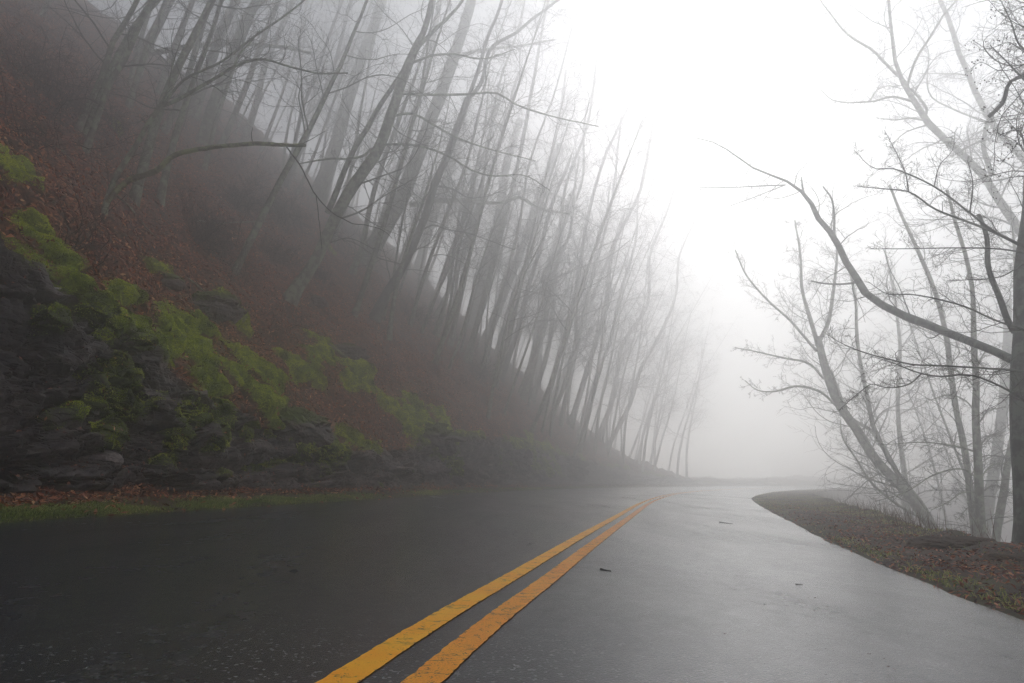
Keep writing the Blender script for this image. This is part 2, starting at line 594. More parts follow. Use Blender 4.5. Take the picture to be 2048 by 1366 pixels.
MOSS = [  # moss cushions: photo pixel x, y, radius in pixels
    (20, 345, 26), (50, 365, 18), (60, 470, 28), (110, 520, 26), (140, 580, 26), (170, 615, 32), (205, 640, 26), (240, 590, 22), (262, 588, 18),
    (230, 640, 26), (265, 660, 30), (300, 690, 30), (330, 690, 34), (350, 670, 38), (370, 700, 38), (395, 735, 34), (330, 655, 22), (320, 630, 16),
    (415, 765, 26), (440, 740, 24), (460, 745, 28), (480, 715, 26), (500, 735, 26), (470, 640, 22), (478, 655, 16), (440, 600, 14), (400, 655, 22), (415, 670, 16),
    (520, 740, 24), (545, 760, 22), (500, 780, 26), (530, 800, 26), (555, 830, 26), (545, 770, 18), (580, 735, 24), (600, 745, 18), (625, 760, 18),
    (575, 850, 24), (600, 870, 22), (590, 895, 20), (630, 890, 26), (650, 910, 24), (620, 905, 20), (640, 690, 24), (655, 715, 22), (620, 720, 20), (700, 735, 22),
    (730, 745, 16), (690, 770, 16), (715, 765, 18), (760, 800, 18), (790, 820, 20), (815, 820, 24), (840, 825, 22), (850, 850, 24), (830, 860, 22), (865, 865, 22),
    (880, 840, 20), (895, 870, 20), (870, 895, 20), (905, 885, 14), (800, 850, 16), (820, 800, 14), (700, 885, 22), (725, 895, 16), (680, 900, 16), (740, 905, 12),
    (910, 935, 14), (1050, 900, 18), (1070, 915, 20), (1090, 930, 20), (1060, 880, 14), (1100, 905, 16), (1110, 940, 12),
    (220, 760, 30), (200, 790, 22), (240, 800, 26), (180, 750, 18), (215, 880, 18), (315, 930, 18), (410, 850, 26), (430, 880, 22), (440, 830, 18), (300, 810, 14), (360, 830, 16),
    (260, 760, 20), (150, 830, 12), (100, 640, 16), (500, 940, 12), (540, 930, 14), (480, 870, 16), (350, 880, 14),
    (230, 250, 14), (300, 540, 14), (330, 545, 10), (660, 500, 10), (185, 660, 20),
]

sv = sgrid(-34, -2, 46, 140, 0.06, 0.5)
# rock face
vr = np.linspace(0.985, 2.0, 96)
S, Vv = np.meshgrid(sv, vr, indexing='ij')
PR = bank(S, Vv)
# slope
vs = np.concatenate([[2.0], 2 + (np.linspace(0, 1, 190)[1:])])
S2, V2 = np.meshgrid(sv[::2], vs, indexing='ij')
PS = bank(S2, V2)


def build_displace(P, s, v, is_rock):
    N = grid_normals(P)
    N *= np.sign(N[..., 0:1] * 0.6 + N[..., 2:3] + 0.01)
    sh = P.shape
    Q = P.reshape(-1, 3)
    s_ = s.ravel()
    v_ = v.ravel()
    zr = np.zeros(len(Q))
    hrel = (v_ - 1) * RH(s_)
    big = 0.42 * fbm(Q, 0.42, 3, 11) + 0.14 * fbm(Q, 1.3, 3, 12)
    if is_rock:
        # tilted beds broken into blocks
        al = s_ * 0.9
        B = np.stack([al, hrel * 1.0 + al * 0.25 + 0.25 * vnoise(Q, 1.1, 5), Q[:, 0] * 0.5], 1)
        B = B + 0.10 * np.stack([vnoise(Q, 2.3, 301), vnoise(Q, 2.3, 302), vnoise(Q, 2.3, 303)], 1)
        d1, d2, cv = cells(B, (0.75, 1.5, 1.0), 4)
        zr = 0.34 * (cv - 0.5) + 0.50 * cells.tilt - 0.12 * np.exp(-((d2 - d1) / 0.05) ** 2)
        e1, e2, cw = cells(B + 7.3, (2.2, 3.6, 2.5), 6)
        zr += 0.12 * (cw - 0.5) + 0.20 * cells.tilt - 0.05 * np.exp(-((e2 - e1) / 0.06) ** 2)
        e1, e2, cw = cells(B + 3.3, (6.5, 9.5, 7), 8)
        zr += 0.035 * (cw - 0.5) + 0.06 * cells.tilt + 0.03 * fbm(Q, 9, 3, 21)
        # undercut bed near the foot, and the hollow under the overhang further on
        gz = 0.62 + 0.10 * vnoise(np.stack([s_ * 0.6, s_ * 0, s_ * 0], -1), 1, 8)
        zr -= 0.45 * np.exp(-((hrel - gz) / 0.13) ** 2) * np.clip(1 - np.abs(s_ - 13) / 12, 0, 1) ** 0.5
        sc = (s_ - 31.5) / 2.3
        zr -= 1.15 * np.exp(-(np.abs(sc) ** 3)) * np.exp(-((hrel - 1.35 + 0.16 * (s_ - 31.5)) / 0.62) ** 4)
        zr -= 0.5 * np.exp(-((s_ - 38) / 0.7) ** 2) * np.exp(-((hrel - 1.0) / 0.6) ** 4)
        # the brow juts over the dark face near the camera
        zr += 0.40 * np.clip((v_ - 1.55) / 0.35, 0, 1) * np.clip(1 - (s_ - 4) / 10, 0, 1) * np.clip((2.0 - v_) / 0.08, 0, 1) ** .5
        w = np.clip((v_ - 0.985) / 0.05, 0, 1) * (0.10 + 0.90 * np.clip((2 - v_) / 0.06, 0, 1))
        k = big + zr * w
    else:
        d1, d2, cv = cells(Q, (0.8, 0.8, 1.0), 14)
        lump = np.clip(cv - 0.72, 0, 1) * 2.2 * np.clip(1 - d1 * 1.2, 0, 1) ** 1.3
        w = np.clip((v_ - 2) / 0.03, 0, 1)
        k = big + w * (lump * 0.7 + 0.6 * np.clip((v_ - 2.05) / 0.2, 0, 1) * fbm(Q * np.array([1, .6, 1]), 0.22, 2, 18) + 0.24 * fbm(Q, 2.0, 3, 15) + 0.05 * fbm(Q, 7, 2, 16))
    Q = Q + (N.reshape(-1, 3) * k[:, None])
    return Q.reshape(sh)


PR = build_displace(PR, S, Vv, True)
PS = build_displace(PS, S2, V2, False)
# weld the top row of the rock to the bottom row of the slope
top = PR[::2, -1]
PS[:len(top), 0] = top[:len(PS)]


def tri_bvh(Plist):
    V = np.concatenate([p.reshape(-1, 3) for p in Plist])
    Fs = []
    o = 0
    for p in Plist:
        Fs.append(grid_faces(*p.shape[:2]) + o)
        o += p.shape[0] * p.shape[1]
    return BVHTree.FromPolygons(V.tolist(), np.concatenate(Fs).tolist())


bvh = tri_bvh([PR[::2, ::2], PS])


def cast(px, py, b=None):
    d = ray(px, py)
    h = (b or bvh).ray_cast(Vector(CAM), Vector(d))
    return None if h[0] is None else np.array(h[0])


centres = []
for (px, py, r) in MOSS:
    h = cast(px, py)
    if h is not None and h[1] < 60:
        centres.append((h, 1.5 * r * depth_of(h) / F))
print("moss hits", len(centres), "of", len(MOSS))


def moss_mask(Q):
    m = np.zeros(len(Q))
    nz = 1 + 0.95 * fbm(Q, 2.2, 4, 41)
    for c, r in centres:
        near = np.abs(Q[:, 0] - c[0]) < r * 2.5
        d = np.linalg.norm(Q[near] - c, axis=1) / (r * nz[near])
        m[near] = np.maximum(m[near], np.clip(1.5 - d, 0, 1))
    # moss elsewhere along the brow of the rock, where the photo does not look
    return m


def moss_all(P, v):
    Q = P.reshape(-1, 3)
    m = moss_mask(Q)
    vv = v.ravel()
    brow = np.exp(-((vv - 2.0) / 0.10) ** 2) * np.clip(0.5 + 1.4 * fbm(Q, 0.8, 3, 44), 0, 1)
    out = (Q[:, 1] < 3) | (Q[:, 1] > 30)
    m = np.maximum(m, np.where(out, brow, brow * 0.6))
    m = np.maximum(m, 0.55 * np.clip(fbm(Q, 1.3, 4, 46) * 2.2 - 0.35, 0, 1) * np.clip((2.05 - vv) / 0.1, 0, 1))
    return m


mR = moss_all(PR, Vv)
mS = moss_all(PS, V2)
for Pg, mk in ((PR, mR), (PS, mS)):
    N = grid_normals(Pg)
    N *= np.sign(N[..., 0:1] * 0.6 + N[..., 2:3] + 0.01)
    Q = Pg.reshape(-1, 3)
    d1, d2, cv = cells(Q, (5.5, 5.5, 6.5), 52)
    e1, e2, cw = cells(Q, (2.2, 2.2, 3.0), 53)
    k = np.clip(mk * 1.8 - 0.25, 0, 1) * (0.12 * np.clip(1 - d1 * 1.15, 0, 1) ** 0.6 * (0.5 + cv) + 0.26 * np.clip(1 - e1 * 1.2, 0, 1) ** 0.6 * (0.3 + cw) + 0.02)
    Pg += (N.reshape(-1, 3) * k[:, None]).reshape(Pg.shape)
PS[:len(top), 0] = PR[::2, -1][:len(PS)]
painted_dark = np.clip(1.3 - (S.ravel() - 3) / 9.0, 0, 1) * np.clip((2.0 - Vv.ravel()) / 0.12, 0, 1) * 0.97  # vignette-like shade, painted into the rock colour towards the near left
painted_dark = np.clip(painted_dark + 0.25 * fbm(PR.reshape(-1, 3), 1.5, 3, 60), 0, 1)

rock = mesh_obj("rock_face", PR.reshape(-1, 3), grid_faces(*PR.shape[:2]), M['rock'], smooth=False, attrs={'moss': mR, 'painted_dark': painted_dark})
fr = grid_faces(*PR.shape[:2])
rock.data.polygons.foreach_set("use_smooth", (mR[fr].mean(1) > 0.25))
tag(rock, "dark blocky rock cut with moss and a low undercut along the left verge", kind="structure")
hill = mesh_obj("hillside", PS.reshape(-1, 3), grid_faces(*PS.shape[:2]), M['slope'], smooth=True, attrs={'moss': mS})
tag(hill, "steep hillside of brown fallen leaves rising on the left", kind="structure")
# the ground on top of the hill, so that the slope does not end in mid air
x0, y0, tx, ty = on_arc(AL, sv[::2])
topP = PS[:, -1]
dirv = np.stack([-ty, tx, 0 * tx], -1)[:len(topP)]
HT = np.stack([topP, topP + dirv * 15 + np.array([0, 0, -0.5]), topP + dirv * 60 + np.array([0, 0, -6])], 1)
hilltop = mesh_obj("hilltop", HT.reshape(-1, 3), grid_faces(*HT.shape[:2]), M['slope'], smooth=True, attrs={'moss': np.zeros(HT.shape[0] * 3)})
tag(hilltop, kind="structure")

# verge between asphalt and rock
vv_ = np.linspace(-0.12, 1.03, 26)
sve = sgrid(-34, 0, 30, 140, 0.12, 0.5)
S3, V3 = np.meshgrid(sve, vv_, indexing='ij')
PV = bank(S3, np.clip(V3, 0, 1))
x0, y0, tx, ty = on_arc(AL, S3)
ext = V3 * W0 - np.clip(V3, 0, 1) * W0
PV[..., 0] += -ty * ext
PV[..., 1] += tx * ext
bl = np.clip(V3 / 0.12, 0, 1)
PV[..., 2] += bl * (0.05 * fbm(PV, 1.6, 4, 71) + 0.035) - np.clip(-V3 / 0.12, 0, 1) * 0.06 + (V3 > 0.97) * 0.1 - 0.01 * (V3 < 0.02)
lead = 0.30 * fbm(PV, 0.42, 3, 11)
verge = mesh_obj("verge", PV.reshape(-1, 3), grid_faces(*PV.shape[:2]), M['dirt'], smooth=True, attrs={'edge': np.clip(1 - V3, 0, 1).ravel() * 1.2})
tag(verge, "strip of grass and dead leaves between road and rock", kind="structure")

# ------------------------------------------------------------------ right bank
WS = lambda s: np.interp(s, [-34, 5, 10, 18, 30, 45], [1.5, 1.5, 1.7, 2.4, 3.2, 3.2])


def rbank(s, u):
    x0, y0, tx, ty = on_arc(AR, s)
    w = WS(s)
    k = np.clip(u - w, 0, None)
    z = -0.012 * np.clip(u, 0, w) - 7.6 * (1 - np.exp(-(k / 9.0) ** 1.15)) - 0.02 * k
    return np.stack([x0 + ty * u, y0 - tx * u, zroad(x0) + z], -1)


sr = sgrid(-34, 0, 32, 122, 0.14, 0.6)
ur = np.concatenate([np.linspace(-0.25, 2.6, 48), 2.6 + np.linspace(0, 1, 40)[1:] ** 1.6 * 30])
S4, U4 = np.meshgrid(sr, ur, indexing='ij')
PB = rbank(S4, U4)
bl = np.clip(U4 / 0.25, 0, 1)
crest = np.exp(-((U4 - WS(S4)) / 0.35) ** 2)
PB[..., 2] += bl * (0.035 * fbm(PB, 1.8, 4, 81) + 0.03 + crest * 0.10 * np.clip(0.3 + fbm(PB, 1.2, 3, 83) * 1.6, 0, 1) + 0.2 * np.clip(U4 - 3, 0, 1) * fbm(PB, 0.5, 3, 84))
PB[..., 2] -= np.clip(-U4 / 0.25, 0, 1) * 0.06 + 0.01 * (U4 < 0.03)
shoulder = mesh_obj("road_shoulder", PB.reshape(-1, 3), grid_faces(*PB.shape[:2]), M['dirt'], smooth=True,
                    attrs={'edge': np.clip(1.0 - U4 / 1.2, 0, 1).ravel() + np.exp(-((U4 - WS(S4)) / 0.5) ** 2).ravel() * 0.5})
tag(shoulder, "brown dirt shoulder falling away beyond the right road edge", kind="structure")
# base sheet reaching the horizon inside the fog
gx = np.linspace(-170, 170, 69)
gy = np.linspace(-90, 170, 53)
GX, GY = np.meshgrid(gx, gy, indexing='ij')
GZ = -9.4 + 0.6 * fbm(np.stack([GX, GY, GX * 0], -1), 0.05, 3, 90)
ground = mesh_obj("ground", np.stack([GX, GY, GZ], -1).reshape(-1, 3), grid_faces(*GX.shape), M['slope'], smooth=True, attrs={'moss': np.zeros(GX.size)})
tag(ground, kind="structure")

bvh_left = tri_bvh([PR[::2, ::2], PS, PV])
bvh_right = tri_bvh([PB])
print("terrain", round(time.time() - T0, 1))


# ------------------------------------------------------------------ scattered cover
def sample_grid(P, n, weight=None, seed=1):
    r = np.random.default_rng(seed)
    a, b, c, d = P[:-1, :-1], P[1:, :-1], P[1:, 1:], P[:-1, 1:]
    nrm = np.cross(c - a, d - b)
    area = np.linalg.norm(nrm, axis=-1) / 2
    nrm = nrm / (np.linalg.norm(nrm, axis=-1, keepdims=True) + 1e-9)
    nrm = nrm * np.where(nrm[..., 2:3] + 0.3 * nrm[..., 0:1] < 0, -1, 1)
    w = area.copy()
    if weight is not None:
        w = w * weight
    w = w.ravel()
    w = w / w.sum()
    i = r.choice(len(w), n, p=w)
    u, v = r.random((2, n, 1))
    A, B, C, D = [q.reshape(-1, 3)[i] for q in (a, b, c, d)]
    pt = A * (1 - u) * (1 - v) + B * u * (1 - v) + C * u * v + D * (1 - u) * v
    return pt, nrm.reshape(-1, 3)[i], i


def unit(v):
    return v / (np.linalg.norm(v, axis=-1, keepdims=True) + 1e-9)


def leaves(pt, nrm, size, seed, lift=0.012, tilt=0.55):
    r = np.random.default_rng(seed)
    n = len(pt)
    nn = unit(nrm + r.normal(0, tilt, (n, 3)))
    t = unit(np.cross(nn, r.normal(0, 1, (n, 3))))
    b = np.cross(nn, t)
    L = (size * r.uniform(0.6, 1.4, n))[:, None]
    Wd = L * r.uniform(0.28, 0.5, n)[:, None]
    o = pt + nrm * lift * r.uniform(0.2, 2.2, n)[:, None]
    curl = L * r.uniform(-0.1, 0.3, n)[:, None]
    v0 = o - t * L / 2
    v1 = o + b * Wd / 2 + nn * curl
    v2 = o + t * L / 2 + nn * curl * 0.6
    v3 = o - b * Wd / 2 + nn * curl
    V = np.stack([v0, v1, v2, v3], 1).reshape(-1, 3)
    i = np.arange(n)[:, None] * 4
    Fc = np.concatenate([i + np.array([[0, 1, 2]]), i + np.array([[0, 2, 3]])])
    tone = np.clip(r.beta(1.1, 1.5, n), 0, 1)
    return V, Fc, np.concatenate([tone, tone])


def blades(pt, nrm, length, width, seed, droop=0.3, spread=0.5, up=0.5):
    r = np.random.default_rng(seed)
    n = len(pt)
    d = unit(nrm * (1 - up) + np.array([0, 0, 1.0]) * up + r.normal(0, spread, (n, 3)))
    L = (length * r.uniform(0.5, 1.5, n))[:, None]
    side = unit(np.cross(d, r.normal(0, 1, (n, 3)))) * (width * r.uniform(0.6, 1.3, n))[:, None]
    m_ = pt + d * L * 0.55
    tp = pt + d * L + np.array([0, 0, -1.0]) * L * droop
    V = np.stack([pt - side, pt + side, m_ + side * 0.7, m_ - side * 0.7, tp], 1).reshape(-1, 3)
    i = np.arange(n)[:, None] * 5
    return V, [i + np.array([[0, 1, 2, 3]]), i + np.array([[3, 2, 4]])]


def centre_attr(P, a):
    a = a.reshape(P.shape[:2])
    return (a[:-1, :-1] + a[1:, 1:]) / 2


dist = lambda P: np.linalg.norm(P[:-1, :-1] - CAM, axis=-1)
# leaf litter on the slope
w = 1 / (0.4 + (dist(PS) / 11) ** 2) * (dist(PS) < 60) * np.clip(1 - 1.6 * centre_attr(PS, mS), 0.02, 1)
w = w * np.clip(0.75 + 1.1 * fbm(PS[:-1, :-1], 1.1, 3, 101), 0.12, 2)
pt, nr, _ = sample_grid(PS, 190000, w, 1)
V, Fc, tone = leaves(pt, nr, 0.12, 2, 0.02)
lv = mesh_obj("leaf_litter", V, Fc, M['leaf'], attrs={'tone': tone})
tag(lv, "brown fallen leaves covering the left slope", "leaves", kind="stuff")
# leaves on ledges and the verge
w = 1 / (0.4 + (dist(PV) / 9) ** 2) * np.clip((V3[:-1, :-1] - 0.35) * 1.8, 0.03, 1) * np.clip(0.5 + 1.6 * fbm(PV[:-1, :-1], 1.4, 3, 103), 0.03, 2)
pt, nr, _ = sample_grid(PV, 16000, w, 3)
V, Fc, tone = leaves(pt, nr, 0.10, 4, 0.03)
n1 = grid_normals(PR)
flat = np.clip(n1[:-1, :-1, 2] * np.sign(n1[:-1, :-1, 0] * .6 + n1[:-1, :-1, 2] + .01) - 0.35, 0, 1)
w = flat ** 1.5 * (dist(PR) < 45) / (0.5 + (dist(PR) / 12) ** 2) * (Vv[:-1, :-1] > 1.02)
pt, nr, _ = sample_grid(PR, 12000, w, 5)
V2_, F2_, t2_ = leaves(pt, nr, 0.07, 6)
vl = mesh_obj("leaf_litter", np.concatenate([V, V2_]), np.concatenate([Fc, F2_ + len(V)]), M['leaf'], attrs={'tone': np.concatenate([tone, t2_])})
tag(vl, "dead leaves caught on the left verge and on the rock ledges", "leaves", kind="stuff")
# moss
V_all, Q_all, T_all, tone_all, off = [], [], [], [], 0
for Pg, mk, n_, sd in ((PR, mR, 220000, 11), (PS, mS, 190000, 12)):
    m2 = np.clip(centre_attr(Pg, mk) * 2 - 0.7, 0, 1)
    w = m2 / (0.4 + (dist(Pg) / 12) ** 2) * (dist(Pg) < 50)
    pt, nr, _ = sample_grid(Pg, n_, w, sd)
    dd = np.linalg.norm(pt - CAM, axis=1)
    V, (q, t) = blades(pt, nr, 0.030 * np.clip(dd / 12, 0.8, 1.8), 0.0050 * np.clip(dd / 10, 0.8, 2.2), sd, 0.35, 0.45, 0.35)
    V_all.append(V); Q_all.append(q + off); T_all.append(t + off); off += len(V)
    tn = np.clip(0.66 + 0.5 * fbm(pt, 1.5, 3, 55) + 0.6 * vnoise(pt, 4.5, 56) + np.random.default_rng(sd).normal(0, .12, n_), 0, 1)
    tone_all.append(tn)
tn = np.concatenate(tone_all)
moss = mesh_obj("moss", np.concatenate(V_all), [np.concatenate(Q_all), np.concatenate(T_all)], M['moss'], attrs={'tone': np.concatenate([tn, tn])})
tag(moss, "bright yellow-green moss cushions along the brow of the rock", "moss", kind="stuff")
# left verge grass
w = 1 / (0.3 + (dist(PV) / 9) ** 2) * np.exp(-((V3[:-1, :-1] - 0.22) / 0.26) ** 2) * np.clip(0.65 + 1.5 * fbm(PV[:-1, :-1], 1.2, 3, 105), 0.03, 2) * (V3[:-1, :-1] > 0.01)
pt, nr, _ = sample_grid(PV, 130000, w, 21)
V, (q, t) = blades(pt, nr, 0.075, 0.0040, 22, 0.5, 0.6, 0.6)
tn = np.clip(0.45 + 0.5 * fbm(pt, 1.3, 3, 57) + np.random.default_rng(2).normal(0, .22, len(pt)), 0, 1)
gl = mesh_obj("grass", V, [q, t], M['grass'], attrs={'tone': np.concatenate([tn, tn])})
tag(gl, "short wet grass along the left edge of the asphalt", "grass", kind="stuff")
# right shoulder: sparse grass at the asphalt edge, dry grass along the crest, litter
ed = np.exp(-((U4[:-1, :-1] - 0.10) / 0.14) ** 2) * (U4[:-1, :-1] > 0.0)
cr = np.exp(-((U4[:-1, :-1] - WS(S4[:-1, :-1]) + 0.2) / 0.55) ** 2) * np.clip((S4[:-1, :-1] - 6) / 8, 0.05, 1) * 0.5
far = np.clip((S4[:-1, :-1] - 14) / 10, 0, 1) * (U4[:-1, :-1] < 3.4) * (U4[:-1, :-1] > 0) * 0.6
w = (ed * 0.15 + cr * 0.7 + far) * np.clip(0.5 + 1.6 * fbm(PB[:-1, :-1], 1.5, 3, 107), 0.02, 2) / (0.3 + (dist(PB) / 8) ** 2)
pt, nr, _ = sample_grid(PB, 42000, w, 31)
V, (q, t) = blades(pt, nr, 0.05, 0.003, 32, 0.4, 0.6, 0.6)
tn = np.clip(0.8 + 0.4 * fbm(pt, 1.3, 3, 58) + np.random.default_rng(3).normal(0, .22, len(pt)), 0, 1)
gr = mesh_obj("grass", V, [q, t], M['grass'], attrs={'tone': np.concatenate([tn, tn])})
tag(gr, "thin grass at the right edge of the asphalt and along the shoulder crest", "grass", kind="stuff")
w = (U4[:-1, :-1] > -0.03) * (U4[:-1, :-1] < 8) * np.clip(0.6 + 1.5 * fbm(PB[:-1, :-1], 1.6, 3, 109), 0.05, 2) / (0.3 + (dist(PB) / 8) ** 2)
pt, nr, _ = sample_grid(PB, 80000, w, 33)
V, Fc, tone = leaves(pt, nr, 0.045, 34, 0.008, 0.4)
rl = mesh_obj("leaf_litter", V, Fc, M['leaf'], attrs={'tone': tone * 0.9})
tag(rl, "dark leaf crumbs scattered over the right shoulder", "leaves", kind="stuff")
# dry stalks standing along the far crest
w = np.exp(-((U4[:-1, :-1] - WS(S4[:-1, :-1]) - 0.2) / 0.5) ** 2) * np.clip((S4[:-1, :-1] - 7) / 6, 0, 1) * np.clip(0.4 + 2 * fbm(PB[:-1, :-1], 0.9, 3, 111), 0, 2) / (0.3 + (dist(PB) / 12) ** 2)
pt, nr, _ = sample_grid(PB, 1500, w, 35)
V, (q, t) = blades(pt, nr, 0.30, 0.003, 36, 0.1, 0.22, 0.95)
tn = np.random.default_rng(4).random(len(pt))
st = mesh_obj("dry_grass", V, [q, t], M['straw'], attrs={'tone': np.concatenate([tn, tn])})
tag(st, "dry stalks standing along the crest of the right shoulder", "grass", kind="stuff")
print("cover", round(time.time() - T0, 1))


# ------------------------------------------------------------------ trees
def resample(P, R, n):
    P = np.asarray(P, float)
    d = np.concatenate([[0], np.cumsum(np.linalg.norm(np.diff(P, axis=0), axis=1))])
    t = np.linspace(0, d[-1], n)
    # smooth through the points
    out = np.stack([spline(d, P[:, k])(t) if len(P) > 2 else np.interp(t, d, P[:, k]) for k in range(3)], 1)
    return out, np.interp(t, d, R), d[-1]


def grow(starts, dirs, lens, rads, n, rg, wob=0.18, up=0.12, sag=None):
    """B curved twigs of n points"""
    B = len(starts)
    P = np.zeros((B, n, 3))
    P[:, 0] = starts
    d = unit(dirs)
    step = (lens / (n - 1))[:, None]
    wv = rg.normal(0, 1, (B, 3)) * wob * 0.5
    for i in range(1, n):
        wv = 0.5 * wv + rg.normal(0, 1, (B, 3)) * wob
        d = unit(d + wv + np.array([0, 0, up]))
        P[:, i] = P[:, i - 1] + d * step
    R = rads[:, None] * np.linspace(1, 0.25, n)[None, :]
    return P, R


def children_of(P, R, per, rg, t0, t1, lfac, length, rfac, ang, bias, minr=0.003, maxlen=99):
    """spawn `per` children on each parent polyline P (B,n,3)"""
    B, n, _ = P.shape
    t = t0 + (t1 - t0) * (np.arange(per)[None, :] + rg.random((B, per))) / per
    x = t * (n - 1)
    i = np.clip(x.astype(int), 0, n - 2)
    f = (x - i)[..., None]
    bi = np.arange(B)[:, None]
    S = P[bi, i] * (1 - f) + P[bi, i + 1] * f
    Tn = unit(P[bi, i + 1] - P[bi, i])
    Rp = R[bi, i] * (1 - f[..., 0]) + R[bi, i + 1] * f[..., 0]
    q = rg.normal(0, 1, (B, per, 3))
    perp = unit(q - (q * Tn).sum(-1, keepdims=True) * Tn)
    a = np.radians(rg.normal(ang, 12, (B, per)))[..., None]
    D = unit(Tn * np.cos(a) + perp * np.sin(a) + np.array(bias))
    Lp = np.broadcast_to(np.asarray(length, float).reshape(-1, 1), (B, per))
    Ln = np.minimum(Lp * lfac * (1.15 - 0.75 * t) * rg.uniform(0.55, 1.35, (B, per)), maxlen)
    return S.reshape(-1, 3), D.reshape(-1, 3), Ln.ravel(), np.maximum(np.minimum(Rp * rfac, Ln * 0.0085), minr).ravel()


TREES = {}


def make_tree(name, label, stems, limbs, seed, mat='bark', group=None, density=1.0, crown_from=0.35, bias=(0.25, 0, 0.1),
              side=1.0, minr=0.0035, cat="tree", Lf=0.30, root=None, limb_twigs=1.0, flare=1.5):
    """stems: world polylines [(P,R)], the first starts at the base; limbs: traced big branches [(P,R)]"""
    rg = np.random.default_rng(seed)
    base = stems[0][0][0]
    loc = base if root is None else root
    o = empty(name, loc, label, cat, group)
    cr = Acc()
    segs = []
    for k, (P, R) in enumerate(stems):
        Q, r, L = resample(P, R, 26)
        ph = rg.uniform(0, 9)
        r = r * (1 + 0.06 * vnoise(Q, 2.5, seed % 97))
        if k == 0 and flare > 1:
            t = np.linspace(0, 1, 26) * L
            r = r * (1 + (flare - 1) * np.exp(-t / (r[0] * 2.2)))
        # a real stem is not a smooth arc
        amp = np.clip(r * 0.55, 0, 0.06)
        Q = Q + np.stack([vnoise(Q + 3.1, 0.9, seed % 89) * amp, vnoise(Q + 9.7, 0.9, seed % 83) * amp, 0 * amp], 1) * np.linspace(0.2, 1, 26)[:, None]
        V, q = tubes(Q[None], r[None], 9)
        mesh_obj("trunk", local(V, o), q, M[mat], o, True)
        segs.append((Q, r, L, crown_from if k == 0 else 0.1, max(2, int(round((17 if k == 0 else 11) * density)))))
    for (P, R) in limbs:
        Q, r, L = resample(P, R, 22)
        amp = np.clip(r * 1.1, 0, 0.07)
        Q = Q + np.stack([vnoise(Q + 5.5, 1.3, seed % 79) * amp, vnoise(Q + 1.7, 1.3, seed % 73) * amp, vnoise(Q + 2.7, 1.3, seed % 71) * amp], 1) * np.linspace(0, 1, 22)[:, None]
        V, q = tubes(Q[None], r[None], 6)
        mesh_obj("branch", local(V, o), q, M[mat], o, True)
        if limb_twigs > 0:
            S_, D_, L_, R_ = children_of(Q[None], r[None], max(4, int(24 * limb_twigs)), rg, 0.12, 1.0, 0.26, [L], 0.4, 48, (0, 0, 0.1), minr, 1.9)
            P1, R1 = grow(S_, D_, L_, R_, 10, rg, 0.14, 0.03)
            cr.add(*tubes(P1, R1, 4))
            S_, D_, L_, R_ = children_of(P1, R1, 5, rg, 0.15, 1.0, 0.5, L_, 0.6, 42, (0, 0, 0.05), minr * 0.85)
            P2, R2 = grow(S_, D_, L_, R_, 6, rg, 0.2, 0.02)
            cr.add(*tubes(P2, R2, 3))
            S_, D_, L_, R_ = children_of(P2, R2, 4, rg, 0.2, 1.0, 0.55, L_, 0.7, 42, (0, 0, 0.05), minr * 0.7)
            P3, R3 = grow(S_, D_, L_, R_, 4, rg, 0.2, 0.02)
            cr.add(*tubes(P3, R3, 3))
    for (Q, r, L, t0, n1_) in segs:
        # first-order branches leave the trunk; the largest become parts of their own
        S_, D_, L_, R_ = children_of(Q[None], r[None], n1_, rg, t0, 1.0, Lf, [L], 0.36, 62, bias, minr * 1.2, 5.5)
        P1, R1 = grow(S_, D_, L_, np.clip(R_, minr, 0.05), 14, rg, 0.13, 0.03)
        if len(P1):
            V, q = tubes(P1, R1, 5)
            cr.add(V, q)
        S_, D_, L_, R_ = children_of(P1, R1, 10, rg, 0.10, 1.0, 0.46, L_, 0.55, 42, (0, 0, 0.03), minr * 0.9)
        P2, R2 = grow(S_, D_, L_, R_, 7, rg, 0.18, 0.02)
        cr.add(*tubes(P2, R2, 3))
        S_, D_, L_, R_ = children_of(P2, R2, 5, rg, 0.12, 1.0, 0.55, L_, 0.7, 40, (0, 0, 0.03), minr * 0.7)
        P3, R3 = grow(S_, D_, L_, R_, 4, rg, 0.2, 0.02)
        cr.add(*tubes(P3, R3, 3))
    cr.obj("crown", M['twig'], o)
    return o


def px_line(pts, y0, dy=0.0, w=None):
    """photo polyline -> world points at depth y0 (drifting by dy along its length) and radii from pixel widths"""
    pts = np.array(pts, float)
    n = len(pts)
    d = np.concatenate([[0], np.cumsum(np.hypot(*np.diff(pts, axis=0).T))])
    t = d / d[-1]
    P = []
    for (x, y), tt in zip(pts, t):
        P.append(CAM + ray(x, y) * (y0 + dy * tt))
    P = np.array(P)
    if w is None:
        w = (4, 1)
    if len(w) == 2:
        w = np.interp(t, [0, 1], w)
    # towards the corners of a wide lens things are stretched, hence the factor
    R = np.array([wi / 2 * depth_of(p) / F * (depth_of(p) / np.linalg.norm(p - CAM)) ** 0.8 for wi, p in zip(w, P)])
    return P, R


def extend(P, R, H, n=5, upw=0.12, tip=0.012):
    """carry a trunk on beyond the frame to a natural height"""
    L = np.linalg.norm(np.diff(P, axis=0), axis=1).sum()
    add = H - L
    if add < 1:
        return P, R
    d = unit(P[-1] - P[-2])
    Q = [P[-1]]
    for i in range(n):
        d = unit(d + np.array([0, 0, upw / n]))
        Q.append(Q[-1] + d * add / n)
    r = np.interp(np.arange(1, n + 1), [0, n], [R[-1], tip])
    return np.concatenate([P, np.array(Q[1:])]), np.concatenate([R, r])


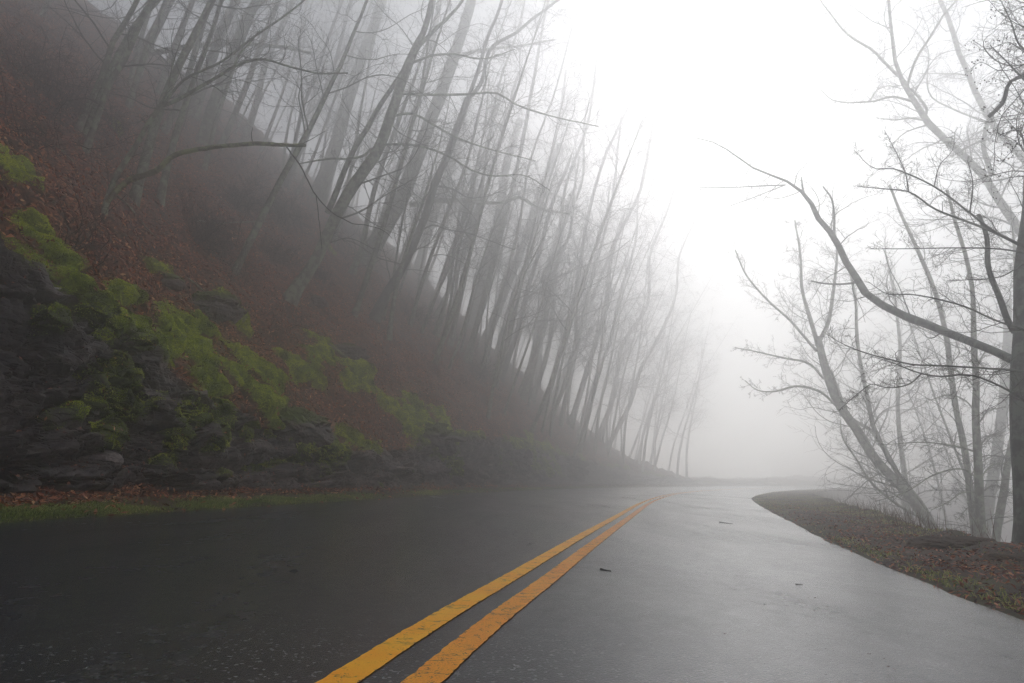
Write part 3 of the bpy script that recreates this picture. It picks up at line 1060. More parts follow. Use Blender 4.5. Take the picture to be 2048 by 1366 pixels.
def fit_trunk(pts, w, side='L', depth=None, H=15, sink=0.15, dy=0.0):
    """base pixel is dropped on the terrain, which fixes the depth"""
    if depth is None:
        h = cast(pts[0][0], pts[0][1], bvh_left if side == 'L' else bvh_right)
        q = np.array(pts[0], float)
        back = unit(np.array(pts[0], float) - np.array(pts[1], float))
        while h is None:
            q = q + back * 6
            h = cast(q[0], q[1], bvh_left)
        if q[1] != pts[0][1]:
            pts = [tuple(q + back * 5)] + list(pts)
            w = [w[0]] + list(np.interp(np.linspace(0, 1, len(pts) - 1), np.linspace(0, 1, len(w)), w))
        depth = h[1]
    P, R = px_line(pts, depth, dy, w)
    # root the base in the ground
    d = unit(P[1] - P[0])
    if side == 'L':
        P[0] = P[0] - d * sink
    H = max(H, 15 + depth * 0.2) if H > 6 else H
    P, R = extend(P, R, H)
    k = (P[:, 2] <= 54.0) | (np.arange(len(P)) < 2)
    return P[k], R[k], depth


LEFT = [
    # label, mat, trunk pixels, widths, height, limbs [(pts, widths, dy)], extra stems, density
    ("slim lichen-spotted tree at far upper left leaning over the leaf slope", 'bark',
     [(157, 256), (183, 198), (209, 139), (227, 80), (256, 37), (275, 0)], (14, 11), 12, [], [], 0.9),
    ("thin tree just right of the leftmost trunk, forked near the top of the photo", 'bark',
     [(172, 300), (198, 227), (220, 165), (249, 121), (278, 55), (304, 0)], (14, 10), 12, [([(290, 28), (305, 15), (320, 0), (345, -40)], (8, 5), 0.5)], [], 0.9),
    ("foggy tree high on the slope with one long horizontal limb to the right", 'bark',
     [(271, 142), (293, 95), (319, 44), (341, 0)], (24, 18), 14, [([(288, 108), (320, 103), (352, 97), (440, 88), (550, 92), (622, 106)], (14, 6), 1.0)], [], 0.7),
    ("forked tree with a mossy broken limb sticking out over the slope", 'bark',
     [(209, 421), (220, 385), (234, 351), (271, 293), (307, 234), (330, 205)], (13, 10), 3.2,
     [([(330, 205), (366, 161), (440, 125), (510, 72), (560, 38), (608, 0), (650, -40)], (6, 3.5), 0.6),
      ([(325, 212), (352, 201), (403, 172), (440, 150), (469, 132), (520, 117), (586, 135), (630, 146), (696, 146)], (9, 3), 0.8),
      ([(469, 132), (478, 110), (500, 85), (520, 60)], (5, 2), 0.3),
      ([(300, 240), (335, 180), (345, 130), (370, 60)], (5, 2), 0.3)], [], 0.5),
    ("straight grey trunk left of the three thick foggy trunks near the top", 'bark',
     [(318, 190), (340, 120), (362, 62), (385, 0)], (15, 12), 12, [], [], 0.8),
    ("dark middling trunk rising behind the mossy forked tree", 'bark',
     [(328, 262), (359, 205), (388, 110), (407, 48), (421, 0)], (14, 12), 12, [], [], 0.9),
    ("wide pale foggy trunk standing directly above the broken limb", 'bark',
     [(383, 236), (414, 146), (440, 73), (472, 0)], (25, 19), 15, [], [], 0.6),
    ("stout olive-grey trunk above the middle of the broken mossy limb", 'bark',
     [(403, 290), (428, 205), (458, 121), (487, 48), (513, 0)], (24, 18), 14, [([(487, 48), (505, 25), (530, 0), (560, -40)], (10, 5), 0.4)], [], 0.7),
    ("brownish slender trunk rising just behind the tip of the broken limb", 'bark',
     [(440, 296), (473, 220), (502, 146), (531, 66), (557, 0)], (14, 11), 12, [], [], 0.8),
    ("pale foggy trunk over the end of the broken limb", 'bark',
     [(487, 290), (513, 205), (531, 128), (560, 62), (586, 0)], (15, 12), 14, [], [], 0.6),
    ("thin dark crooked stem, left one of a close pair behind the briars", 'dark_bark',
     [(560, 370), (590, 286), (604, 220), (630, 154), (655, 80), (685, 0)], (9, 6), 11, [], [], 0.9),
    ("thin dark crooked stem, right one of a close pair behind the briars", 'dark_bark',
     [(572, 372), (600, 305), (615, 271), (652, 176), (674, 110), (696, 22), (703, 0)], (11, 7), 11,
     [([(664, 140), (700, 85), (730, 70), (765, 40)], (5, 1.5), .4)], [], 0.9),
    ("very wide faint trunk, broadest of the foggy trunks above the briars", 'bark',
     [(632, 400), (665, 311), (690, 220), (720, 128), (749, 48), (764, 0)], (30, 22), 20, [], [], 0.6),
    ("curved lichen-grey trunk with a crook at its foot, nearest on the leaf slope", 'bark',
     [(580, 600), (600, 565), (625, 532), (650, 480), (683, 410), (720, 351), (753, 304), (782, 227), (808, 154), (830, 99), (848, 62), (862, 0)], (26, 25, 24, 23, 23, 23, 23, 22, 21, 18, 13, 12), 13,
     [([(765, 296), (745, 298), (727, 311), (701, 318), (657, 318), (599, 326)], (7, 3), -0.8),
      ([(768, 289), (815, 289), (895, 311), (939, 337), (976, 351), (1049, 351), (1100, 381)], (6, 2), 0.8),
      ([(797, 187), (877, 190), (932, 188), (998, 188), (1031, 209), (1086, 227), (1196, 253)], (6, 2), 1.5),
      ([(785, 232), (822, 227), (866, 249), (921, 278), (987, 300), (1071, 322)], (6, 2), 1.0),
      ([(838, 92), (870, 59), (895, 37), (921, 7), (960, -40)], (10, 5), 0.6),
      ([(818, 128), (870, 110), (910, 108), (960, 118), (1030, 98)], (6, 2), 0.8)],
     [([(655, 425), (672, 385), (690, 337), (712, 290), (734, 256), (771, 194), (804, 146)], (13, 9), 0.3)], 0.8),
    ("dark slim trunk forking at mid height, right of the curved lichen-grey one", 'dark_bark',
     [(748, 638), (770, 590), (800, 545), (822, 500), (848, 439), (870, 366), (895, 311), (914, 256), (936, 198)], (20, 18, 17, 16, 16, 16, 16, 15, 14), 4,
     [([(847, 458), (866, 450), (890, 458), (930, 465), (975, 480), (1030, 500)], (4, 1.5), 0.5),
      ([(868, 372), (905, 378), (935, 395), (985, 390)], (4, 1.5), 0.5)],
     [([(936, 198), (958, 135), (976, 73), (1002, 7), (1015, -60), (1030, -140)], (9, 5), 0.3), ([(936, 198), (955, 178), (987, 92), (1031, 66), (1071, 33), (1130, -10)], (9, 5), 0.6)], 0.9),
    ("thick foggy trunk with a long level limb, behind the dark forked one", 'bark',
     [(725, 530), (755, 480), (778, 439), (804, 395), (822, 348), (848, 275), (877, 198), (903, 124), (925, 59), (943, 0)], (34, 32, 32, 31, 30, 28, 27, 26, 24, 22), 18,
     [([(819, 410), (866, 403), (939, 401), (1005, 406), (1038, 395), (1071, 414), (1141, 428)], (11, 4), 1.0),
      ([(905, 120), (940, 105), (985, 98), (1040, 92), (1110, 80)], (9, 3), 1.0)], [], 0.6),
    ("slender pale trunk close left of the thick trunk with the level limb", 'bark',
     [(704, 545), (722, 500), (738, 421), (764, 330), (790, 260), (820, 180)], (12, 8), 13, [], [], 0.6),
    ("faint trunk emerging behind the base of the thick foggy trunk", 'bark',
     [(740, 530), (778, 395), (804, 315), (830, 220), (852, 146), (866, 73), (880, 0)], (15, 12), 16, [], [], 0.5),
    ("faint wide trunk right of the dark forked one, fading upward", 'bark',
     [(835, 545), (855, 470), (873, 414), (903, 330), (932, 238), (961, 146), (985, 60)], (19, 14), 17, [], [], 0.5),
    ("thin brownish stem, leftmost of three growing from the slope edge", 'bark',
     [(862, 614), (885, 550), (903, 500), (925, 440), (939, 388), (969, 304), (987, 238), (1005, 183)], (9, 6), 12, [], [], 0.7),
    ("thin brownish stem, middle of three growing from the slope edge", 'bark',
     [(872, 632), (900, 575), (928, 512), (950, 445), (969, 388), (991, 311), (1013, 227), (1038, 146)], (9, 6), 12, [], [], 0.7),
    ("thinnest wiry stem, rightmost of three growing from the slope edge", 'bark',
     [(895, 662), (911, 582), (924, 500), (950, 430), (965, 350)], (6, 4), 9, [], [], 0.6),
    ("broad ghostly trunk standing behind the wiry stems", 'bark',
     [(944, 638), (965, 541), (990, 476), (1002, 403), (1013, 330), (1040, 240)], (22, 16), 17, [([(1000, 400), (1060, 380), (1110, 390), (1180, 440)], (8, 3), 1.0)], [], 0.5),
    ("grey trunk with a slight bend, left of the twin slanting trunks", 'bark',
     [(977, 668), (1010, 582), (1043, 500), (1062, 440), (1085, 370), (1120, 290)], (18, 13), 15, [], [], 0.6),
    ("narrow trunk of the twin slanting trunks at the slope edge", 'bark',
     [(998, 692), (1030, 582), (1055, 520), (1078, 450), (1100, 380)], (11, 8), 13, [], [], 0.6),
    ("slanting trunk nearest the slope foot with a branch reaching toward the road", 'dark_bark',
     [(1002, 762), (1034, 664), (1063, 553), (1080, 500), (1100, 420), (1135, 330)], (11, 7), 12,
     [([(1036, 660), (1080, 642), (1140, 640), (1180, 625), (1230, 600)], (5, 2), 0.8), ([(1050, 600), (1105, 560), (1160, 535), (1205, 520), (1260, 480)], (5, 2), .8)], [], 0.9),
    ("ghostly wide trunk beyond the slanting trunks, almost lost in fog", 'bark',
     [(1071, 735), (1092, 561), (1115, 480), (1140, 400)], (22, 15), 17, [], [], 0.5),
    ("faint forked stem low at the right end of the leaf slope", 'bark',
     [(1112, 779), (1149, 697), (1180, 610), (1215, 520), (1245, 440)], (9, 6), 13, [([(1149, 697), (1200, 640), (1260, 600), (1330, 590)], (5, 2), 1.0)], [], 0.8),
]

n_leaf = 0
for i, (lab, mat, pts, w, H, limbs, ex, dens) in enumerate(LEFT):
    P, R, dep = fit_trunk(pts, w, 'L', None, H)
    st_ = [(P, R)]
    for (ep, ew, edy) in ex:
        st_.append(px_line(ep, dep, edy, ew) if True else None)
    lm = [px_line(lp, dep, ldy, lw) for (lp, lw, ldy) in limbs]
    cf = 0.25
    make_tree("bare_tree", lab, st_, lm, 100 + i, mat, density=max(dens, 0.75) * 1.15, crown_from=0.12, minr=max(0.0032, 0.30 * dep / F), limb_twigs=0.8, Lf=0.24)
    print(i, "depth %.1f" % dep)
    if i == 3:
        dA = dep

TALL = [((1010, 745), (1130, 150)), ((1040, 790), (1190, 120)), ((1065, 800), (1170, 260)), ((1085, 830), (1255, 200)), ((1120, 850), (1225, 320)), ((1140, 855), (1300, 270)),
        ((1165, 870), (1275, 400)), ((900, 690), (1030, 60)), ((935, 720), (1080, 60)), ((965, 735), (1140, 60)), ((1195, 880), (1330, 430)), ((1220, 885), (1360, 520)),
        ((985, 760), (1110, 330)), ((1045, 800), (1140, 400)), ((1100, 840), (1200, 450)), ((870, 670), (960, 250)), ((820, 650), (985, 120))]
rgt = np.random.default_rng(4242)
for i, (b_, t_) in enumerate(TALL):
    b_, t_ = np.array(b_, float), np.array(t_, float)
    t_ = t_ + (t_ - b_) * 0.22
    q_ = np.linspace(0, 1, 7)
    off_ = np.array([math.sin(v * math.pi) * rgt.uniform(-14, 22) + rgt.normal(0, 3) for v in q_])
    off_[0] = 0
    pts = [tuple(b_ + (t_ - b_) * v + np.array([o2, 0])) for v, o2 in zip(q_, off_)]
    w0 = rgt.uniform(7, 14)
    P, R, dep = fit_trunk(pts, (w0, w0 * 0.3), 'L', None, 10)
    make_tree("bare_tree", "tall faint tree leaning from the slope foot over the road bend", [(P, R)], [], 1400 + i, 'bark',
              group="tall foggy trees leaning over the bend", density=1.2, crown_from=0.18, minr=0.28 * dep / F, Lf=0.26, bias=(0.35, 0, 0.15))

# the broken mossy limb grows from the forked tree: it is a part of it
oA = [o for o in COL.objects if o.get("label", "").startswith("forked tree with a mossy broken limb")][0]
P, R = px_line([(214, 405), (235, 380), (256, 362), (285, 352), (315, 340), (330, 325), (348, 311), (375, 303), (403, 298), (461, 291), (513, 287), (560, 290), (611, 290)],
               dA, -0.4, (12, 14, 14, 13, 13, 12, 12, 11, 10, 9.5, 9, 8.5, 7.5))
Q, r, L = resample(P, R, 60)
r = r * (1 + 0.13 * vnoise(Q, 9, 5))
Q[:, 2] += 0.012 * vnoise(Q, 5, 6)
V, q = tubes(Q[None], r[None], 9)
capc = len(V)
V = np.concatenate([V, Q[-1:] + np.array([[0.01, 0, 0.004]])])
capf = np.array([[capc - 9 + j, capc - 9 + (j + 1) % 9, capc] for j in range(9)])
bl_ = mesh_obj("branch", local(V, oA), [q, capf], M['moss_bark'], oA, True)
bl_["label"] = "mossy broken limb ending in a blunt stub"
acc = Acc()
for pts, w, dy in (([(571, 291), (585, 310), (600, 330), (630, 388), (659, 421), (696, 443), (707, 448)], (3.6, 2.0), -0.3),
                   ([(632, 392), (637, 430), (641, 470), (644, 500)], (1.8, 1.2), 0.0),
                   ([(705, 447), (740, 452), (768, 462), (785, 478)], (1.8, 0.8), 0.2),
                   ([(505, 287), (503, 268), (505, 255)], (2.5, 1), 0), ([(600, 290), (625, 277), (650, 262)], (2, 1), 0.2)):
    P, R = px_line(pts, dA - 0.25, dy, w)
    Q, r, L = resample(P, R, 20)
    Q = Q + 0.012 * np.stack([vnoise(Q, 6, 1), vnoise(Q, 6, 2), vnoise(Q, 6, 3)], 1)
    acc.add(*tubes(Q[None], r[None], 5))
acc.obj("hanging_twig", M['twig'], oA)

# ---- filler trees: prototypes copied over the foggy slope
protos = []
for k in range(7):
    rg = np.random.default_rng(500 + k)
    H = rg.uniform(15, 21)
    n = 7
    t = np.linspace(0, 1, n)
    P = np.stack([t ** 1.1 * H * rg.uniform(0.10, 0.20) + 0.25 * np.sin(t * 5 + k), rg.normal(0, 0.12, n).cumsum() * 0.6, t * H], 1)
    P[0] = (0, 0, -0.3)
    P[:, :2] -= P[0, :2]
    r0 = rg.uniform(0.08, 0.15)
    R = r0 * (1 - 0.88 * t)
    stems = [(P, R)]
    if k % 2:
        j = 3
        d = np.array([rg.uniform(0.25, 0.5), rg.normal(0, .3), 1.0])
        Pf = np.array([P[j] + d * q * H * 0.45 for q in (0, .35, .7, 1)])
        stems.append((Pf, R[j] * np.array([.7, .5, .3, .12])))
    o = make_tree("bare_tree", "", stems, [], 600 + k, 'bark', density=1.0, crown_from=0.28, minr=0.006, bias=(0.3, 0, .1), root=(0, 0, 0), Lf=0.26)
    protos.append(o)


def place_copy(proto, used, loc, rz, sc, tilt, label, group):
    if not used:
        r = proto
    else:
        r = proto.copy()
        COL.objects.link(r)
        for ch in list(proto.children):
            c = ch.copy()
            COL.objects.link(c)
            c.parent = r
    r.location = [float(v) for v in loc]
    r.rotation_euler = (tilt[0], tilt[1], rz)
    r.scale = (sc, sc, sc)
    tag(r, label, "tree", group)
    return r


used = [False] * len(protos)
rg = np.random.default_rng(77)
spots = []
tries = 0
while len(spots) < 130 and tries < 9000:
    tries += 1
    s = rg.uniform(10, 82) if len(spots) < 40 else rg.uniform(34, 90)
    c = rg.uniform(0.03, 0.97)
    p = bank(np.array([s]), np.array([2 + c]))[0]
    d = np.hypot(p[0], p[1])
    if d < 19 or any(np.hypot(p[0] - q[0], p[1] - q[1]) < 2.1 for q in spots):
        continue
    h = bvh_left.ray_cast(Vector((p[0], p[1], 60)), Vector((0, 0, -1)))
    if h[0] is None:
        continue
    spots.append(np.array(h[0]))
for i, p in enumerate(spots):
    k = i % len(protos)
    low = math.exp(-max(p[2], 0) / 9.0)
    sc_ = min(rg.uniform(0.85, 1.2) + 0.35 * low, (55.0 - p[2]) / 22.0)
    if sc_ < 0.4:
        continue
    place_copy(protos[k], used[k], p, rg.uniform(-0.5, 0.5), sc_, (rg.normal(0, .04), rg.normal(0.04, .08) + 0.13 * low),
               "bare tree among the crowd fading into fog on the left slope", "foggy trees on the left slope")
    used[k] = True
# wood on the slope beside and behind the camera
for i in range(12):
    s = rg.uniform(-30, 3)
    p = bank(np.array([s]), np.array([2 + rg.uniform(0.12, 0.8)]))[0]
    h = bvh_left.ray_cast(Vector((p[0], p[1], 60)), Vector((0, 0, -1)))
    if h[0] is not None:
        place_copy(protos[i % 7], True, np.array(h[0]), rg.uniform(-0.6, 0.6), rg.uniform(.8, 1.1), (rg.normal(0, .04), rg.normal(.06, .05)),
                   "bare tree on the slope beside the camera", "trees on the slope beside the camera")
# below the right shoulder
spots = []
while len(spots) < 16:
    s = rg.uniform(-20, 75)
    u = rg.uniform(7, 26)
    p = rbank(np.array([s]), np.array([u]))[0]
    if (s < 22 and p[0] / max(p[1], .1) < 1.05 and p[1] > 0) or any(np.hypot(p[0] - q[0], p[1] - q[1]) < 3 for q in spots):
        continue
    spots.append(p)
for i, p in enumerate(spots):
    place_copy(protos[i % 7], True, p, math.pi + rg.uniform(-0.6, 0.6), rg.uniform(.8, 1.15), (rg.normal(0, .04), rg.normal(.03, .05)),
               "faint bare tree rooted below the right shoulder", "foggy trees below the right shoulder")

# ---- right-hand trees, traced
def rtree(label, trunk, w, depth, limbs, H=14, mat='dark_bark', drop=None, **kw):
    P, R = px_line(trunk, depth, kw.pop('dy', 0.0), w)
    if drop:
        d = unit(P[0] - P[1])
        d = unit(d + np.array([0, 0, -0.4]))
        P = np.concatenate([[P[0] + d * drop], P])
        R = np.concatenate([[R[0] * 1.1], R])
    P, R = extend(P, R, H)
    extra = kw.pop('extra', [])
    st = [(P, R)] + [px_line(ep, depth + eo, edy, ew) for (ep, ew, edy, eo) in extra]
    lm = [px_line(lp, depth + lo, ldy, lw) for (lp, lw, ldy, lo) in limbs]
    kw['minr'] = max(0.0025, 0.34 * depth / F)
    return make_tree("bare_tree", label, st, lm, kw.pop('seed', 900), mat, **kw)


rtree("massive dark trunk at the right edge with a long pale limb reaching over the road",
      [(2066, 1130), (2060, 1010), (2056, 957), (2048, 850), (2046, 760), (2050, 670), (2055, 560), (2061, 440), (2074, 250), (2082, 90), (2088, 0)],
      (78, 66, 62, 56, 56, 52, 48, 44, 36, 30, 27), 8.0,
      [([(2030, 722), (2014, 714), (1970, 695), (1897, 666), (1842, 644), (1787, 622), (1758, 607), (1740, 596), (1718, 563), (1696, 530), (1670, 479), (1634, 432), (1608, 388), (1571, 362), (1524, 344), (1465, 307), (1432, 286), (1392, 275)],
        (24, 23, 21, 20, 20, 19, 18, 17, 15, 14, 13, 11, 8, 5.5, 4, 3.5, 2.5, 1.5), 14.0, 0.2),
       ([(1608, 388), (1605, 372), (1603, 355)], (6, 2), 0, 11.2), ([(1668, 470), (1668, 430), (1662, 395), (1646, 372)], (6, 3), 0, 9.4),
       ([(1571, 370), (1500, 373), (1440, 375), (1400, 375)], (3, 1), .5, 11.7), ([(1570, 370), (1520, 390), (1460, 412)], (2.5, 1), .5, 11.7),
       ([(1712, 565), (1690, 568), (1650, 567), (1622, 562)], (5, 3), 0, 7.6),
       ([(2030, 665), (2018, 645), (2000, 596), (1978, 541), (1970, 472), (1955, 430)], (15, 9), 0.3, 0.1),
       ([(2048, 505), (2007, 499), (1897, 496), (1824, 498), (1740, 498)], (4.5, 1.5), .3, -0.6),
       ([(2060, 500), (2030, 485), (1989, 465), (1934, 443), (1868, 417), (1817, 383), (1769, 377), (1714, 373)], (9, 8, 7, 5.5, 4.5, 3.5, 3, 1.5), 0.6, -0.4),
       ([(2000, 470), (1978, 456), (1934, 421), (1868, 373), (1817, 348), (1787, 337), (1751, 337), (1707, 300)], (6, 5.5, 4.5, 4, 3.5, 3, 2, 1), 0.4, -0.3),
       ([(1817, 383), (1812, 350), (1790, 300), (1770, 262)], (3, 1), 0.2, 0.1),
       ([(1868, 373), (1880, 330), (1905, 300), (1910, 262)], (3, 1), 0.2, 0),
       ([(1940, 425), (1945, 360), (1935, 320)], (4, 1.5), 0.1, -0.1)],
      H=13, drop=0.5, seed=901, density=2.0, crown_from=0.45, bias=(-0.4, 0.1, 0.05), minr=0.0028, limb_twigs=1.0, Lf=0.15)
rtree("near tree just outside the right edge sending thin dark level branches across",
      [(2170, 1150), (2140, 900), (2125, 700), (2115, 500), (2105, 250), (2100, 0)], (40, 34, 32, 28, 22, 18), 6.4,
      [([(2122, 690), (2048, 660), (1989, 640), (1934, 615), (1879, 600), (1813, 589), (1776, 589), (1736, 563)], (7, 6, 5, 4.5, 4, 3, 2.5, 1), 0.3, 0),
       ([(2125, 760), (2048, 743), (1970, 737), (1872, 732), (1824, 730), (1784, 721), (1729, 706), (1685, 688), (1656, 670)], (7, 6, 5, 4.5, 4, 3.5, 3, 2, 1), 0.4, 0),
       ([(2130, 840), (2048, 801), (2007, 776), (1934, 750), (1879, 754), (1842, 748), (1784, 726), (1740, 712)], (7, 6, 5.5, 4.5, 4, 3.5, 2.5, 1), 0.3, 0),
       ([(1842, 748), (1824, 765), (1765, 774), (1745, 768), (1721, 783), (1678, 820)], (3.5, 1), 0.1, 0.3),
       ([(2110, 520), (2080, 515), (2048, 528), (2005, 552), (1930, 560), (1905, 562)], (5, 1.5), 0.2, 0),
       ([(2105, 260), (2048, 150), (2022, 161), (2003, 209), (1978, 234)], (16, 12, 9, 10, 11), 1.5, 0),
       ([(2103, 200), (2060, 170), (2010, 120), (1980, 90)], (6, 2), 0.2, -0.4),
       ([(2103, 330), (2060, 310), (2030, 260), (2000, 270)], (6, 2), 0.2, -0.5),
       ([(2100, 120), (2050, 100), (2020, 40), (2000, 0)], (6, 2), 0.2, -0.5)],
      H=11, drop=0.7, seed=902, density=1.8, crown_from=0.4, bias=(-0.3, 0.1, 0.1), minr=0.0022, limb_twigs=1.0, Lf=0.14)
rtree("tall leaning grey tree behind the massive trunk, spreading across the upper right",
      [(2140, 640), (2100, 560), (2040, 461), (2007, 414), (1978, 366), (1934, 318), (1890, 278), (1850, 238), (1820, 190), (1798, 146), (1784, 80), (1778, 0)],
      (22, 21, 20, 18, 17, 16, 15, 14, 12, 9, 8, 7), 24.0,
      [([(1820, 195), (1813, 168), (1787, 143), (1743, 99), (1700, 73), (1670, 40), (1641, 0), (1610, -50)], (8, 8, 7, 6, 5, 4, 3, 2), 0.6, 0),
       ([(1815, 170), (1828, 128), (1861, 73), (1886, 33), (1912, 0), (1950, -50)], (7, 4), 0.5, 0),
       ([(1825, 203), (1787, 194), (1743, 203), (1692, 205), (1663, 198), (1641, 179)], (6, 2), -0.5, 0),
       ([(1845, 240), (1820, 236), (1790, 240), (1761, 236)], (5, 2), -0.5, 0),
       ([(1740, 201), (1755, 180), (1775, 172), (1805, 178)], (3, 2), 0, -0.4),
       ([(1850, 235), (1854, 220), (1840, 200), (1820, 178)], (7, 5), 0, 0),
       ([(1984, 352), (1967, 290), (1975, 250), (1998, 210)], (12, 9), 0.2, 0)],
      H=24, mat='bark', drop=12, seed=903, density=1.9, crown_from=0.45, bias=(-0.2, 0.1, 0.1), minr=0.004, Lf=0.2)
rtree("second leaning grey tree in the upper right corner, parallel to the spreading one",
      [(2170, 480), (2110, 390), (2044, 315), (1992, 256), (1967, 216), (1938, 154), (1912, 92), (1894, 33), (1879, 0)],
      (18, 17, 15, 14, 13, 12, 11, 10, 9), 28,
      [([(1990, 252), (1900, 215), (1870, 200), (1850, 85), (1810, 45), (1790, 38)], (5, 1.5), 0.4, 0),
       ([(1967, 216), (1930, 150), (1890, 148), (1840, 146)], (5, 2), 0.3, 0)],
      H=26, mat='bark', drop=15, seed=904, density=2.0, crown_from=0.4, bias=(-0.2, 0.1, 0.1), minr=0.004, Lf=0.2)
rtree("pale leaning tree with a forked top, farthest left of the right-hand trees",
      [(1885, 1084), (1839, 1023), (1806, 976), (1751, 921), (1718, 866), (1678, 809), (1656, 754), (1641, 699), (1634, 673)],
      (26, 23, 22, 21, 20, 18, 17, 15, 14), 27.0,
      [([(1634, 703), (1586, 648), (1531, 596), (1494, 553), (1470, 500)], (7, 3), 1.0, 0),
       ([(1678, 816), (1634, 780), (1590, 772), (1553, 783), (1513, 780), (1491, 761)], (7, 2), 0.5, 0),
       ([(1648, 758), (1619, 728), (1575, 717), (1513, 703), (1469, 695)], (6, 2), 0.5, 0),
       ([(1850, 1040), (1784, 1001), (1743, 965), (1714, 921), (1685, 873), (1682, 840)], (8, 3), -0.8, 0)],
      H=0, mat='bark', drop=4, seed=905, density=1.6, crown_from=0.4, bias=(-0.1, 0, 0.2), minr=0.005,
      extra=[([(1636, 690), (1619, 633), (1604, 578), (1601, 516), (1590, 440)], (10, 3), 0.5, 0), ([(1634, 690), (1652, 655), (1667, 578), (1674, 516), (1668, 440)], (10, 3), 0.3, 0),
             ([(1880, 1075), (1845, 1010), (1802, 957), (1773, 906), (1751, 866), (1736, 802), (1721, 725), (1714, 677), (1710, 596), (1695, 520)], (13, 5), 0.8, 0),
             ([(1773, 906), (1740, 860), (1700, 835), (1680, 790), (1660, 740)], (9, 6), 0.3, 0.4)])
rtree("straight upright tree with drooping level branches between the leaning and massive trees",
      [(1968, 1105), (1959, 1012), (1956, 903), (1952, 780), (1947, 670), (1948, 596), (1934, 523), (1912, 450), (1895, 380)], (24, 20, 18, 15, 12, 10, 9, 8, 6), 17.0,
      [([(1958, 960), (1930, 940), (1880, 945), (1810, 985), (1750, 1003)], (4, 1.5), -0.3, 0), ([(1957, 905), (1900, 890), (1850, 885), (1760, 890)], (5, 1.5), -0.3, 0),
       ([(1960, 985), (1925, 985), (1895, 1005), (1862, 1020)], (4, 1.5), -0.3, 0), ([(1962, 1010), (1945, 1010), (1915, 1040)], (3, 1.5), -.3, 0),
       ([(1955, 830), (1930, 800), (1900, 790), (1860, 800)], (4, 1.5), -.3, 0), ([(1953, 780), (1920, 745), (1880, 735)], (4, 1.5), -.3, 0),
       ([(1958, 960), (1985, 930), (2015, 925), (2040, 915)], (4, 1.5), -.3, 0), ([(1955, 850), (1980, 820), (2010, 815)], (4, 1.5), -.3, 0),
       ([(1956, 900), (1975, 875), (2005, 865)], (4, 1.5), -.3, 0), ([(1962, 985), (1990, 970), (2020, 985), (2045, 1000)], (4, 1.5), -.3, 0),
       ([(1952, 740), (1975, 700), (2000, 690)], (4, 1.5), -.3, 0)],
      H=14, drop=2.5, seed=906, density=1.3, crown_from=0.15, bias=(0, 0, 0.0), minr=0.0035, mat='bark', Lf=0.15)
rtree("slender curved tree just left of the straight upright one",
      [(1952, 1090), (1938, 957), (1927, 884), (1912, 816), (1894, 684), (1875, 596), (1850, 531), (1813, 450), (1798, 421), (1780, 370)], (17, 15, 14, 13, 11, 10, 9, 7, 6, 5), 21.0,
      [], H=16, drop=3, seed=907, density=1.2, crown_from=0.2, bias=(-0.1, 0, 0.1), minr=0.004, mat='bark', Lf=0.18)
rtree("tree squeezed between the straight upright one and the massive trunk",
      [(1988, 1105), (2003, 1012), (2018, 921), (2030, 860), (2036, 760), (2040, 650), (2030, 520)], (19, 17, 15, 14, 12, 10, 8), 20,
      [], H=16, drop=3, seed=908, density=0.8, crown_from=0.3, minr=0.004, mat='bark', Lf=0.18)
rtree("wide ghostly trunk in the fog behind the straight upright tree",
      [(1965, 1090), (1982, 980), (2000, 866), (2012, 740), (2015, 600)], (26, 24, 22, 20, 16), 34,
      [], H=20, drop=6, seed=909, density=0.5, crown_from=0.3, minr=0.006, mat='bark')
rtree("faint thin tree inside the fork of the pale leaning tree",
      [(1815, 1040), (1810, 960), (1800, 880), (1795, 800), (1800, 700), (1790, 600), (1770, 500)], (14, 12, 10, 9, 8, 6, 4), 36,
      [], H=20, drop=6, seed=910, density=1.0, crown_from=0.2, minr=0.006, mat='bark')
print("trees", round(time.time() - T0, 1))

